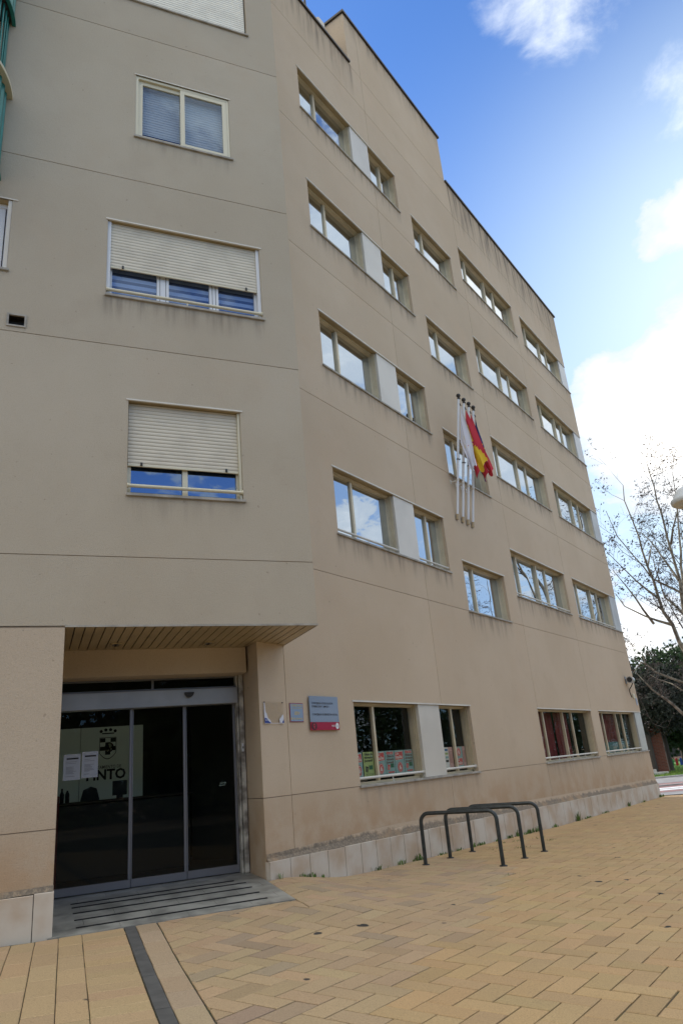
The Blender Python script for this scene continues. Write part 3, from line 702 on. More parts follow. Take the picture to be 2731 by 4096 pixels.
def lsill(a, b, c, par): MB().use(M['sill']).box(a-.012, b+.022, -.03, .09, c-.028, c+.004, .003).build('sill', par)
a, b, c, d = LW['a']       # shutter mostly down, blue glass below
f = lframe(a, b, c, d, 'cream'); f.box((a+b)/2-.03, (a+b)/2+.03, .105, .15, c+.05, d-.05); f.box(b-.03, b-.004, .03, .07, c+.004, d-.004); wf = f.build('window', apt)
MB().use(M['gL2']).face([(a+.05, .14, c+.05), (b-.05, .14, c+.05), (b-.05, .14, d-.05), (a+.05, .14, d-.05)]).build('pane', wf)
shutter(a+.012, b-.03, c+.40, d-.006, .075, wf); lrail(a, b, c+.105, wf, False); lsill(a, b, c, wf)
a, b, c, d = LW['b']       # white frame, striped blinds
f = lframe(a, b, c, d, 'whitef', bw=.075); 
for x, hw in ((a+.70, .075), (a+1.36, .06)):
    f.box(x-hw, x+hw, .105, .155, c+.075, d-.075); f.use(M['dark']).box(x-hw+.035, x-hw+.041, .1035, .106, c+.075, d-.075); f.box(x+hw-.041, x+hw-.035, .1035, .106, c+.075, d-.075); f.use(M['whitef'])
f.box(a+.003, a+.045, .03, .075, c+.003, d-.003); f.box(b-.045, b-.003, .03, .075, c+.003, d-.003); wf = f.build('window', apt)
MB().use(M['gL']).face([(a+.07, .125, c+.07), (b-.07, .125, c+.07), (b-.07, .125, d-.07), (a+.07, .125, d-.07)]).build('pane', wf)
MB().use(M['blind']).face([(a+.07, .156, c+.07), (b-.07, .156, c+.07), (b-.07, .156, d-.07), (a+.07, .156, d-.07)]).build('blind', wf)
shutter(a+.047, b-.047, c+.475, d-.006, .055, wf); lrail(a, b, c+.085, wf, True); lsill(a, b, c, wf)
a, b, c, d = LW['c']       # two flush cream sashes with blinds behind
f = MB().use(M['cream']); f.box(a+.002, b-.002, .012, .16, d-.045, d-.002); f.box(a+.002, b-.002, .012, .16, c+.002, c+.03); f.box(a+.002, a+.035, .012, .16, c+.03, d-.045); f.box(b-.035, b-.002, .012, .16, c+.03, d-.045)
mid = (a+b)/2-.01
for s0, s1, y in ((a+.037, mid+.035, .045), (mid-.035, b-.037, .014)):
    f.box(s0, s1, y, y+.028, d-.11, d-.047); f.box(s0, s1, y, y+.028, c+.032, c+.085); f.box(s0, s0+.062, y, y+.028, c+.085, d-.11); f.box(s1-.062, s1, y, y+.028, c+.085, d-.11)
wf = f.build('window', apt)
pn = MB().use(M['gL']); pn.face([(a+.09, .06, c+.08), (mid, .06, c+.08), (mid, .06, d-.10), (a+.09, .06, d-.10)]); pn.face([(mid+.02, .03, c+.08), (b-.09, .03, c+.08), (b-.09, .03, d-.10), (mid+.02, .03, d-.10)]); pn.build('pane', wf)
MB().use(M['shut2']).face([(a+.05, .13, c+.20), (b-.05, .13, c+.20), (b-.05, .13, d-.02), (a+.05, .13, d-.02)]).build('roller_shutter', wf)
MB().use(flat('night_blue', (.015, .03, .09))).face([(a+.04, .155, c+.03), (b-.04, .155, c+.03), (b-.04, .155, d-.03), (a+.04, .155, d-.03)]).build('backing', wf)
MB().use(M['sill']).box(a-.02, b+.03, -.03, .012, c-.03, c+.002, .003).build('sill', wf)
MB().use(M['trim']).box(a-.02, b+.02, -.01, .01, d, d+.014).build('lintel_trim', wf)
a, b, c, d = LW['d']
wf = lframe(a, b, c, d, 'cream').build('window', apt); shutter(a+.02, b-.02, c+.035, d-.006, .04, wf, 'shut2'); lsill(a, b, c, wf)
a, b, c, d = LW['e']
f = lframe(a, b, c, d, 'whitef', bw=.06); f.box(b-.17, b-.075, .11, .15, c+.06, d-.06); f.use(M['dark']).box(b-.073, b-.066, .108, .15, c+.06, d-.06); wf = f.build('window', apt)
MB().use(M['gL2']).face([(a+.06, .14, c+.06), (b-.06, .14, c+.06), (b-.06, .14, d-.06), (a+.06, .14, d-.06)]).build('pane', wf)
MB().use(M['panel']).box(b-.045, b-.003, .01, .09, c+.003, d-.003).build('jamb', wf); lsill(a, b, c, wf)
MB().use(M['trim']).box(a-.02, b+.06, -.01, .012, d, d+.014).build('lintel_trim', wf)
for kk in 'ab':
    a, b, c, d = LW[kk]; MB().use(M['trim']).box(a-.025, b+.025, -.012, .012, d-.003, d+.014).build('lintel_trim', apt)
# vent
v = MB().use(M['sill']); a, b, c, d = -.525, -.342, 5.054, 5.206
v.box(a-.012, b+.012, -.014, .01, d-.012, d+.008); v.box(a-.012, b+.012, -.014, .01, c-.008, c+.012); v.box(a-.012, a+.01, -.014, .01, c+.012, d-.012); v.box(b-.01, b+.012, -.014, .01, c+.012, d-.012)
v.use(M['dark']); v.face([(a, .10, c), (b, .10, c), (b, .10, d), (a, .10, d)]); v.face([(a, 0, c), (a, .1, c), (a, .1, d), (a, 0, d)]); v.face([(b, 0, c), (b, .1, c), (b, .1, d), (b, 0, d)]); v.face([(a, 0, d), (b, 0, d), (b, .1, d), (a, .1, d)]); v.face([(a, 0, c), (b, 0, c), (b, .1, c), (a, .1, c)])
v.build('vent', apt)
# curved teal balconies
def arc(r, cs=-1.66, n=60, wav=0, k=0): return [(cs-(r+(wav*(1 if (i//2) % 2 else -1) if wav else 0))*math.cos(math.pi*i/n)*-1, -(r+(wav*(1 if (i//2) % 2 else -1) if wav else 0))*math.sin(math.pi*i/n)) for i in range(n+1)]
for h0 in (7.10, 9.75, 12.4):
    b = MB().use(M['teal']); pa = arc(.90, n=96, wav=.012); n = len(pa)
    b.idx([(x, y, h0) for x, y in pa]+[(x, y, h0+1.33) for x, y in pa], [(i, i+1, n+i+1, n+i) for i in range(n-1)])
    bo = b.build('balcony', apt)
    MB().use(M['dark']).prism([(x, y-.003) for x, y in arc(.86)]+[], h0+.012, h0+.12).build('slab', bo)
    MB().use(M['teal']).prism([(x, y) for x, y in arc(.93)]+[(x, y) for x, y in reversed(arc(.885))], h0-.012, h0+.012).build('edge_band', bo)
    MB().use(M['cream']).prism(arc(.975)+list(reversed(arc(.82))), h0+1.335, h0+1.385).build('cap_rail', bo)
    br = MB().use(M['teal'])
    for i in range(0, 30):
        th = math.pi*i/29; x, y = -1.66+.84*math.cos(th), -.84*math.sin(th); br.tube([(x, y-.01, h0+1.385), (x, y-.01, h0+2.65)], .014, 6)
    br.build('bar_screen', bo)
# soffit of metal slats, fascia, lights
sf = MB().use(M['soffit']); Jt = to_R
def tmax(s):               # the soffit ends on the beam, or on the office wall where that runs in front
    t1 = 1.36
    if s > 2.478:
        lo = 0
        # office plane: n.P=6 -> solve for t at this s
        base = dL*s+nL*DLW; t1 = (DRW-base.dot(nR))/nL.dot(nR)
    return t1
s = P1+.002
while s < K-.13:
    e = s+.088; n_ = 1
    pts = [(s, 0.012), (e, 0.012), (e, tmax(e)), (s, tmax(s))]
    sf.prism(pts, BOT-.014, BOT-.002); s += .1
sf.prism([(s, .012), (K-.004, .012), (K-.004, tmax(K-.004)), (s, tmax(s))], BOT-.016, BOT-.002)
sf.use(M['dark']).face([(P1, .0, BOT+.014), (K, .0, BOT+.014), (K, 1.5, BOT+.014), (P1, 1.5, BOT+.014)])
sf.use(M['sill']).box(P1, K+.004, -.006, .010, BOT-.016, BOT+.004); sf.box(K-.010, K+.004, .011, tmax(K), BOT-.018, BOT+.01)
sf.build('soffit', apt)
for s, t in ((.82, 1.0), (1.90, 1.0)):
    l = MB().use(M['soffit']); x0, x1, y0, y1 = s-.055, s+.055, t-.11, t+.10; z = BOT-.030
    l.box(x0, x1, y0, y0+.014, z, BOT-.0145); l.box(x0, x1, y1-.014, y1, z, BOT-.0145); l.box(x0, x0+.014, y0+.0145, y1-.0145, z, BOT-.0145); l.box(x1-.014, x1, y0+.0145, y1-.0145, z, BOT-.0145)
    l.use(M['grey']).box(x0+.02, x1-.02, y0+.02, y1-.02, z+.006, BOT-.0145)
    l.use(M['dark']).box(x0+.045, x1-.045, y0+.06, y1-.06, z-.006, z+.0055)
    l.build('recessed_light', apt)
# beam over the recess
MB().use(M['wallR']).box(P1-.3, 2.462, 1.36, 1.70, 1.28, BOT+.05, .004).build('beam', apt)
# ------------------------------------------------------------------ sliding door
DT = 1.70; DB = -1.045
door = empty('sliding_door', PL(1.3, DT, -1.04), RZL, 'dark automatic glass sliding doors with a silver header box', 'door')
ox, oy, oz = 1.3, DT, -1.04
def DP(mb): 
    mb.v = [(x-ox, y-oy, z-oz) for x, y, z in mb.v]; return mb
d_ = MB().use(M['silver']); d_.box(.1, 2.40, DT-.10, DT+.06, .928, 1.128, .006); DP(d_).build('header', door)
d_ = MB().use(M['grey']); d_.box(.1, 2.40, DT-.02, DT+.04, 1.130, 1.155); d_.box(.1, 2.40, DT-.02, DT+.04, 1.262, 1.285); d_.box(1.325, 1.352, DT-.018, DT+.03, 1.156, 1.261)
DP(d_).build('transom_frame', door)
d_ = MB().use(M['gD']).face([(.1, DT+.01, 1.155), (2.40, DT+.01, 1.155), (2.40, DT+.01, 1.262), (.1, DT+.01, 1.262)]); DP(d_).build('transom_pane', door)
d_ = MB().use(M['peel']); d_.box(.1, 2.42, DT-.16, DT-.10, 1.285, 1.315); d_.use(M['alud']).box(.1, 2.42, DT-.14, DT+.05, 1.316, 1.50)
d_.use(M['dark']).tube([(2.30, DT-.20, 1.335), (2.30, DT-.14, 1.335)], .022, 10); DP(d_).build('shutter_box', door)
d_ = MB().use(M['dark']); vs = []; seg = 14
for k in range(seg+1):
    th = math.pi*k/seg; vs.append((1.775+.058*math.cos(th), 1.085-.062*math.sin(th)))
for (x, z) in [(0, 0)]: pass
d_.idx([(x, DT-.14, z) for x, z in vs]+[(x, DT-.10, z) for x, z in vs], [tuple(range(seg+1))]+[(i, i+1, seg+2+i, seg+1+i) for i in range(seg)]); DP(d_).build('motion_sensor', door)
for (s0, s1, yy) in ((.05, 1.10, 0), (1.105, 1.745, .02), (1.752, 2.385, .04)):
    f = MB().use(M['grey']); y = DT+yy; fw_ = .028
    f.box(s1-.030, s1, y-.014, y+.014, DB+.09, .926, .003); f.box(s0, s1, y-.016, y+.016, DB-.0+.003, DB+.088, .003)
    if s0 > 1: f.box(s0, s0+.012, y-.012, y+.012, DB+.09, .926)
    fo = DP(f).build('door_leaf', door)
    g = MB().use(M['gD']).face([(s0, y, DB+.08), (s1-.02, y, DB+.08), (s1-.02, y, .927), (s0, y, .927)]); DP(g).build('pane', fo)
f = MB().use(M['peel']); f.box(2.390, 2.412, DT-.06, DT+.06, -1.05, 1.285, .003); f.use(M['peel']).box(2.418, 2.474, DT-.10, DT+.05, -1.05, 1.285, .004); f.use(M['whitef']).box(2.425, 2.450, DT-.125, DT-.1015, .33, .43, .003); f.use(M['ink']).box(2.431, 2.444, DT-.128, DT-.1255, .365, .39); DP(f).build('jamb', door)
f = MB().use(flat('sticker', (.20, .26, .22)))
for sx, z in ((1, -.02), (-1, -.045)):
    x = 2.20; f.face([(x-.035, DT+.025, z-.004), (x+.035, DT+.025, z-.004), (x+.035, DT+.025, z+.004), (x-.035, DT+.025, z+.004)]); e = x+sx*.048; f.face([(e, DT+.025, z), (e-sx*.022, DT+.025, z+.014), (e-sx*.022, DT+.025, z-.014)])
DP(f).build('arrow_sticker', door)
# notices taped to the left pane
for i, (s0, s1, h1, h0, lab) in enumerate(((.335, .520, .445, .160, 'left white printed notice in a plastic sleeve taped to the glass door'), (.535, .715, .462, .172, 'right white printed notice taped to the glass door, beside the other'))):
    n = empty('notice', PL((s0+s1)/2, DT-.004, h0), RZL, lab, 'notice', 'printed notices on the door')
    w_ = s1-s0; hh_ = h1-h0; MB().use(M['paper']).box(-w_/2, w_/2, -.0015, .0005, 0, hh_).build('sheet', n)
    t_ = MB().use(M['ink']); t_.box(-w_*.32, w_*.38, -.0030, -.0018, hh_*.80, hh_*.86)
    rr = random.Random(i); t_.use(flat('ink_grey', (.16, .16, .18)))
    for z in (.70, .64, .50, .46, .42, .37, .33, .29, .25, .14): 
        L_ = w_*rr.uniform(.3, .68); t_.box(-w_*.34, -w_*.34+L_, -.0028, -.0018, hh_*z, hh_*(z+.014))
    t_.build('print', n)
# ------------------------------------------------------------------ lobby behind the doors
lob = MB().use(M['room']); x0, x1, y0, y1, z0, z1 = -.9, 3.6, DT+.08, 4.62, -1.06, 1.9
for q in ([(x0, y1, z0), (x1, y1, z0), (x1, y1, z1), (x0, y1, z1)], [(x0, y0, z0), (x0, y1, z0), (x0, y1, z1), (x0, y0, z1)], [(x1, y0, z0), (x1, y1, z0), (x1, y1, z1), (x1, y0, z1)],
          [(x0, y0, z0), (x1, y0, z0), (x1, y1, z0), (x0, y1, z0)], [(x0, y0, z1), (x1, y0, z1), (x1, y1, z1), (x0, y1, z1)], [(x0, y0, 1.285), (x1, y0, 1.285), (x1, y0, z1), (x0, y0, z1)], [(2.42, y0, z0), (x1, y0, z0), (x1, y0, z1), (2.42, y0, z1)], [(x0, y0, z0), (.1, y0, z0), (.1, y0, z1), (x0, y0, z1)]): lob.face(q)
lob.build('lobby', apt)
def added_glow_panel():  # weak emission added to brighten the board, standing in for indoor light
    m = mat('panel_green_glow', (.78, .86, .74), .5); b = m.node_tree.nodes['Principled BSDF']; b.inputs['Emission Color'].default_value = (.78, .90, .74, 1); b.inputs['Emission Strength'].default_value = .022; return m
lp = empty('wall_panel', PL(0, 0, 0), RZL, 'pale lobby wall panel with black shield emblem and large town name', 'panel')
MB().use(added_glow_panel()).box(.10, 1.60, 4.52, 4.56, -.75, .955).build('board', lp)
MB().use(flat('panel_seam', (.3, .33, .28))).box(.664, .672, 4.5165, 4.5195, -.75, .955).build('seam', lp)
t_ = MB().use(M['ink'])
textmesh(t_, 'AYUNTAMIENTO DE', 1.275, .338, .066, 4.512, .50, 'RIGHT', .004)
textmesh(t_, 'PINTO', 1.345, .182, .205, 4.512, .575, 'RIGHT', .03); t_.build('lettering', lp)
e = MB().use(M['ink']); cx, w_ = 1.07, .125; zt, zm, zb = .795, .56, .47; y = 4.512
def q4(x0_, x1_, z0_, z1_): e.face([(x0_, y, z0_), (x1_, y, z0_), (x1_, y, z1_), (x0_, y, z1_)])
q4(cx-w_, cx+w_, zt-.008, zt); q4(cx-w_, cx-w_+.008, zm, zt-.008); q4(cx+w_-.008, cx+w_, zm, zt-.008)
for r in range(4):
    for c_ in range(3):
        if (r+c_) % 2 == 0:
            z1_ = zt-.012-r*.062; q4(cx-w_+.01+c_*.0767, cx-w_+.01+(c_+1)*.0767, z1_-.060, z1_)
pr = [(cx-w_+2*w_*k/14, zm-.09*math.sin(math.pi*k/14)) for k in range(15)]
for (a_, b_), (c_, d_2) in zip(pr, pr[1:]): e.face([(a_, y, b_), (c_, y, d_2), (c_, y, d_2+.012), (a_, y, b_+.012)])
cc = [(cx+.02+.068*math.cos(k*math.pi/12), .645+.072*math.sin(k*math.pi/12)) for k in range(24)]; e.face([(a_, y-.003, b_) for a_, b_ in cc])
e.use(flat('panel_pale', (.70, .78, .66)))
for (a_, b_, r_2, s_2) in ((.045, .665, .022, .030), (.06, .62, .018, .02), (.01, .60, .02, .016), (.035, .69, .02, .012)): e.face([(cx+a_-.01+r_2*math.cos(k*math.pi/5), y-.006, b_+s_2*math.sin(k*math.pi/5)*(1+.3*math.sin(3*k))) for k in range(10)])
e.use(M['ink']); q4(cx-.09, cx+.09, .845, .862)
for k in range(4):
    px_ = cx-.105+k*.07; pz = .895+(.012 if k in (1, 2) else -.008); e.face([(px_+.027*math.sin(2*math.pi*i/5), y, pz+.027*math.cos(2*math.pi*i/5)) for i in range(5)])
e.build('emblem', lp)
# reception desk, chair back, monitor, bottles as seen in silhouette
dk = empty('reception_desk', PL(.9, 3.6, -1.06), RZL, 'dark reception desk seen through the doors below the emblem', 'desk')
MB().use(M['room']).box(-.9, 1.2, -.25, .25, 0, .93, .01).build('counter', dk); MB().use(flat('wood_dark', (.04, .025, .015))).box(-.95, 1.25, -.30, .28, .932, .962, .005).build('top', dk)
mo = empty('monitor', PL(1.17, 3.65, -.098), RZL, 'black computer monitor on the reception desk', 'monitor')
MB().use(M['black']).box(-.10, .10, 0, .02, .04, .235, .004).build('screen', mo); MB().use(M['black']).box(-.04, .04, -.04, .06, 0, .05, .004).build('stand', mo)
ch = empty('office_chair', PL(.80, 3.95, -1.06), RZL, 'black office chair whose rounded back shows above the desk', 'chair')
cb = MB().use(M['black']); prof = [(-.13, .66), (-.135, .98), (-.10, 1.11), (0, 1.15), (.08, 1.12), (.12, .98), (.13, .66)]; n = len(prof)
cb.idx([(x, 0, z) for x, z in prof]+[(x, .07, z) for x, z in prof], [tuple(range(n)), tuple(range(2*n-1, n-1, -1))]+[(i, (i+1) % n, n+(i+1) % n, n+i) for i in range(n)]); cb.build('backrest', ch)
MB().use(M['black']).box(-.22, .22, -.4, .05, .44, .50, .02).build('seat', ch); MB().use(M['black']).tube([(0, -.18, .44), (0, -.18, .0)], .03).build('stem', ch)
for i, x in enumerate((.40, .47)):
    b = MB().use(M['black']); b.lathe([(.0, 0), (.028, 0), (.03, .11), (.012, .15), (.012, .19-.03*i), (0, .19-.03*i)], 12); o = b.build('bottle', loc=PL(x, 3.6, -.098), rz=0); tag(o, ('taller' if i == 0 else 'shorter')+' dark pump bottle on the left end of the reception desk', 'bottle', 'bottles on the desk')
# red box low behind the left pane
o = MB().use(flat('maroon', (.10, .012, .01))).box(.0, .33, 2.4, 2.9, -1.05, .0, .01).build('display_box', loc=apt.location, rz=RZL); tag(o, 'dark red block standing just inside the left door pane', 'box')

# ------------------------------------------------------------------ plaques by the entrance
def plaque(name, u, h, w_, hh_, lab, cat, face, edge=None, thick=.012):
    p = empty(name, PR(u, 0, h), RZR, lab, cat); return p
p = empty('wall_plaque', PR(6.762, -.006, .61), RZR, 'clear worn plaque with torn white film on the entrance pillar', 'plaque')
w_, hh_ = .37, .262
pm = glassmat('acrylic', (.35, .35, .35), .0, True, (.93, .92, .90)); MB().use(pm).face([(0, -.008, 0), (w_, -.008, 0), (w_, -.008, hh_), (0, -.008, hh_)]).build('plate', p)
t_ = MB().use(flat('film_white', (.62, .64, .70))); rr = random.Random(11)
def rag(pts, yy):
    o = []
    for i in range(len(pts)):
        a, b = Vector(pts[i]), Vector(pts[(i+1) % len(pts)]); n = max(1, int((b-a).length/.008))
        for k in range(n): q = a.lerp(b, k/n); o.append((q.x+rr.uniform(-.003, .003), yy, q.y+rr.uniform(-.003, .003)))
    t_.face(o)
rag([(.006, .01), (.13, .005), (.10, .05), (.07, .06), (.05, .12), (.03, .14), (.02, .25), (.006, .25)], -.0115); rag([(.29, .01), (.362, .006), (.362, .11), (.34, .10), (.31, .07), (.28, .05)], -.0115)
t_.box(.004, .366, -.0125, -.0118, .001, .006)
t_.use(flat('film_blue', (.02, .05, .25))); rag([(.006, .006), (.12, .005), (.08, .03), (.05, .06), (.006, .068)], -.0125); rag([(.33, .006), (.364, .006), (.364, .06), (.345, .03)], -.0125)
t_.use(M['white']); textmesh(t_, 'SOL', .018, .030, .030, -.0135, .05); t_.build('film_remains', p)
t_ = MB().use(M['ink'])
for x in (.015, .355): t_.tube([(x, -.016, hh_-.01), (x, -.002, hh_-.01)], .006, 8)
t_.build('screw', p)
p = empty('alarm_sign', PR(7.262, -.004, .628), RZR, 'small blue alarm company sign with red rim and yellow words', 'sign'); w_, hh_ = .273, .236
MB().use(flat('rim_red', (.25, .02, .03), .4)).box(0, w_, -.006, 0, 0, hh_, .002).build('rim', p)
MB().use(flat('sign_blue', (.24, .32, .44), .25)).box(.009, w_-.009, -.008, -.0062, .009, hh_-.009).build('face', p)
t_ = MB().use(flat('sign_yellow', (.55, .40, .06), .5)); textmesh(t_, 'CONECTADA', w_/2, .192, .036, -.009, .225, 'CENTER', .01); textmesh(t_, 'CON CENTRAL DE ALARMAS', w_/2, .165, .016, -.009, .22, 'CENTER'); textmesh(t_, 'ESV', w_/2, .092, .052, -.009, .115, 'CENTER', .02, italic=.3); textmesh(t_, '902 38 40 42', w_/2+.015, .030, .032, -.009, .19, 'CENTER', .01); t_.box(.018, .034, -.0095, -.009, .028, .056); t_.build('lettering', p)
p = empty('office_sign', PR(7.645, -.022, .521), RZR, 'large blue grey council office sign with a red bottom band', 'sign'); w_, hh_ = .633, .438
MB().use(flat('sign_grey', (.25, .31, .40), .12)).box(0, w_, -.012, .0, .104, hh_, .002).build('plate', p); MB().use(flat('sign_red', (.36, .02, .055), .15)).box(0, w_, -.012, 0, 0, .1035, .002).build('red_band', p)
t_ = MB().use(M['silver'])
for x in (.04, w_-.04):
    for z in (.04, hh_-.04): t_.tube([(x, .0, z), (x, .022, z)], .01, 8)
t_.build('spacer', p)
t_ = MB().use(M['ink']); textmesh(t_, 'CONCEJALÍA DE EDUCACIÓN,', .045, .335, .036, -.0135, .47, bold=.012); textmesh(t_, 'FORMACIÓN Y EMPLEO', .045, .292, .036, -.0135, .37, bold=.012); textmesh(t_, 'CONCEJALÍA DE BIENESTAR SOCIAL', .050, .190, .036, -.0135, .55, bold=.012); t_.build('lettering', p)
t_ = MB().use(flat('logo_dark', (.05, .008, .015)))
def disc(mb, x, z, rx, rz_, y, n=28): mb.face([(x+rx*math.cos(2*math.pi*k/n), y, z+rz_*math.sin(2*math.pi*k/n)) for k in range(n)])
disc(t_, .068, .052, .060, .048, -.0135); t_.use(flat('logo_red', (.42, .03, .06))); disc(t_, .068, .060, .026, .026, -.0145); t_.use(flat('logo_dark', (.05, .01, .015))); disc(t_, .068, .060, .014, .010, -.0155)
t_.use(flat('logo_red', (.4, .03, .05))); disc(t_, .068, .030, .012, .014, -.0155); t_.use(M['white']); disc(t_, .580, .053, .036, .042, -.0135); t_.use(M['ink']); t_.face([(.573, -.0145, .058), (.587, -.0145, .058), (.587, -.0145, .046), (.58, -.0145, .040), (.573, -.0145, .046)])
t_.use(M['white']); textmesh(t_, 'PINTO', .455, .042, .034, -.0135, .085, bold=.01); t_.build('emblem', p)

# ------------------------------------------------------------------ posters in the nearest ground-floor window
G1, G2, G3 = flat('poster_teal', (.27, .40, .37)), flat('poster_lime', (.38, .46, .17)), flat('poster_pink', (.58, .34, .29))
PRD, PDK, PCR = flat('poster_red', (.58, .09, .08)), flat('poster_dark', (.04, .03, .03)), flat('poster_cream', (.72, .68, .60))
def poster(kind, u0, u1, h0, h1, lab):
    p = empty('poster', PR(u0, .188, h0), RZR, lab, 'poster', 'youth office posters in the window'); w_, hh_ = u1-u0, h1-h0
    MB().use({'i': G1, 'o': G1, 'l': G2, 'x': G1, 's': G3, 'c': PCR}[kind]).box(0, w_, -.0015, .001, 0, hh_).build('sheet', p); t_ = MB(); y = -.0025
    def bx_(x0, x1, z0, z1, yy=y): t_.face([(x0, yy, z0), (x1, yy, z0), (x1, yy, z1), (x0, yy, z1)])
    if kind in 'ix':
        zr = .58 if kind == 'i' else .06; zc_ = .26 if kind == 'i' else .74
        t_.use(PCR); k = .05; a, b, c, d = .06*w_, .90*w_, hh_*zr, hh_*(zr+.36)
        t_.face([(a-.004, y, c-.006), (b+.004, y, c+.01), (b-.002, y, d+.006), (a-.002, y, d-.010)]); t_.use(PRD); t_.face([(a, y-.001, c), (b, y-.001, c+.012), (b-.006, y-.001, d), (a+.002, y-.001, d-.012)])
        t_.use(PCR); textmesh(t_, 'calle', a+.012, c+hh_*.22, hh_*.13, y-.002, w_*.36, bold=.01, rot=.05); textmesh(t_, 'Italia', a+.014, c+hh_*.05, hh_*.19, y-.002, w_*.68, bold=.02, rot=.05)
        t_.use(PRD); disc(t_, w_*.5, hh_*zc_, w_*.27, hh_*.22, y-.001); t_.use(PCR); disc(t_, w_*.5, hh_*zc_, w_*.23, hh_*.19, y-.0015); t_.use(PRD); disc(t_, w_*.5, hh_*zc_, w_*.21, hh_*.175, y-.002); t_.use(PCR); textmesh(t_, '6', w_*.5, hh_*(zc_-.105), hh_*.30, y-.003, w_*.22, 'CENTER', .02)
    elif kind in 'ol':
        top = .72 if kind == 'o' else .86; t_.use(PDK if kind == 'l' else flat('poster_brown', (.13, .05, .03)))
        k = .13
        for i, (tx, ww) in enumerate((('Oficina de', .80), ('información', .82), ('Juvenil', .78))): textmesh(t_, tx, w_*.10, hh_*(top-i*k-(.0)), hh_*.135, y-.001, w_*ww, bold=.03)
        t_.use(PRD if kind == 'o' else PDK); t_.face([(w_*.12, y-.001, hh_*.20), (w_*.36, y-.001, hh_*.16), (w_*.44, y-.001, hh_*.38), (w_*.18, y-.001, hh_*.42)]); t_.use(PCR if kind == 'o' else G2)
        for i in range(3): z = .23+.05*i; t_.face([(w_*(.15+.02*i), y-.002, hh_*z), (w_*(.36+.02*i), y-.002, hh_*(z-.035)), (w_*(.36+.02*i), y-.002, hh_*(z-.025)), (w_*(.15+.02*i), y-.002, hh_*(z+.01))])
        t_.use(flat('poster_green', (.04, .14, .07))); bx_(w_*.48, w_*.86, hh_*.27, hh_*.44, y-.001); t_.use(PRD if kind == 'o' else PDK); bx_(w_*.2, w_*.85, hh_*.05, hh_*.11, y-.001)
        if kind == 'l': t_.use(G2); bx_(w_*.23, w_*.82, hh_*.06, hh_*.10, y-.002)
        if kind == 'o': t_.use(PRD); bx_(w_*.42, w_*.88, hh_*.84, hh_*.95, y-.001); disc(t_, w_*.28, hh_*.90, w_*.14, hh_*.07, y-.001); t_.use(PCR); textmesh(t_, '6', w_*.28, hh_*.87, hh_*.10, y-.002, None, 'CENTER'); textmesh(t_, 'Italia', w_*.46, hh_*.87, hh_*.08, y-.002, w_*.38)
    else:
        if kind == 'c':
            for i in range(5): t_.use((flat('pblue', (.05, .15, .3)), G2, G1, PDK, PCR)[i]); bx_(w_*.1, w_*.85, hh_*(.82-.18*i), hh_*(.92-.18*i), y-.001)
        else: t_.use(flat('poster_salmon', (.46, .25, .21))); bx_(w_*.1, w_*.9, hh_*.2, hh_*.8, y-.001)
    t_.build('print', p)
hA, hB = -.115, .222
poster('i', 8.90, 9.075, hA, hB, 'narrow teal poster at the far left of the window, cut by the wall'); poster('l', 9.10, 9.37, hA, hB, 'lime green youth information office poster left of the window mullion')
poster('i', 9.425, 9.69, hA, hB, 'street name and number six poster just right of the mullion'); poster('o', 9.70, 9.955, hA, hB, 'teal youth office poster between the two red number six posters')
poster('i', 9.965, 10.235, hA, hB, 'second red number six poster, right of the teal one'); poster('o', 10.245, 10.51, hA, hB, 'rightmost youth office poster of the wide window')
poster('s', 11.745, 11.90, hA, hB, 'plain salmon pink sheet in the narrow window left of its mullion'); poster('c', 11.60, 11.74, hA, hB, 'poster with a column of small colour squares in the narrow window'); poster('x', 11.99, 12.27, hA, hB, 'poster with the number six above the red street name in the narrow window')
poster('s', 12.28, 12.39, hA, hB, 'narrow pink sheet at the right end of the narrow window')

# ------------------------------------------------------------------ bike racks
rk = None
for i, (ua, va, ub, vb) in enumerate(((9.49, .43, 9.70, 1.485), (10.27, .40, 10.535, 1.44), (11.09, .352, 11.39, 1.40))):
    Pa = nR*(DRW-va)+dR*ua; Pb = nR*(DRW-vb)+dR*ub; za, zb = gz(Pa.x, Pa.y), gz(Pb.x, Pb.y); L = (Pb-Pa).length; ang = math.atan2((Pb-Pa).y, (Pb-Pa).x); drop = zb-za; top = .655; rr_ = .115
    path = [(0, 0, -.03), (0, 0, top-rr_)]+[(rr_-rr_*math.cos(k*math.pi/12), 0, top-rr_+rr_*math.sin(k*math.pi/12)) for k in range(1, 7)]+[(L-rr_+rr_*math.sin(k*math.pi/12), 0, top-rr_+rr_*math.cos(k*math.pi/12)-.012) for k in range(0, 7)]+[(L, 0, drop-.03)]
    lab = ('nearest dark grey steel hoop of the three bike stands', 'middle dark grey steel hoop of the three bike stands', 'farthest dark grey steel hoop of the three bike stands')[i]
    r = empty('bike_stand', (Pa.x, Pa.y, za), ang, lab, 'bike stand', 'hoop bike stands along the wall')
    MB().use(M['rack']).tube(path, .0265, 14).build('hoop', r)
    for x, z in ((0, 0), (L, drop)): MB().use(M['black']).lathe([(0.0, .012), (.05, .010), (.055, 0.002), (.055, -.01)], 18, (x, 0, z)).build('foot', r)

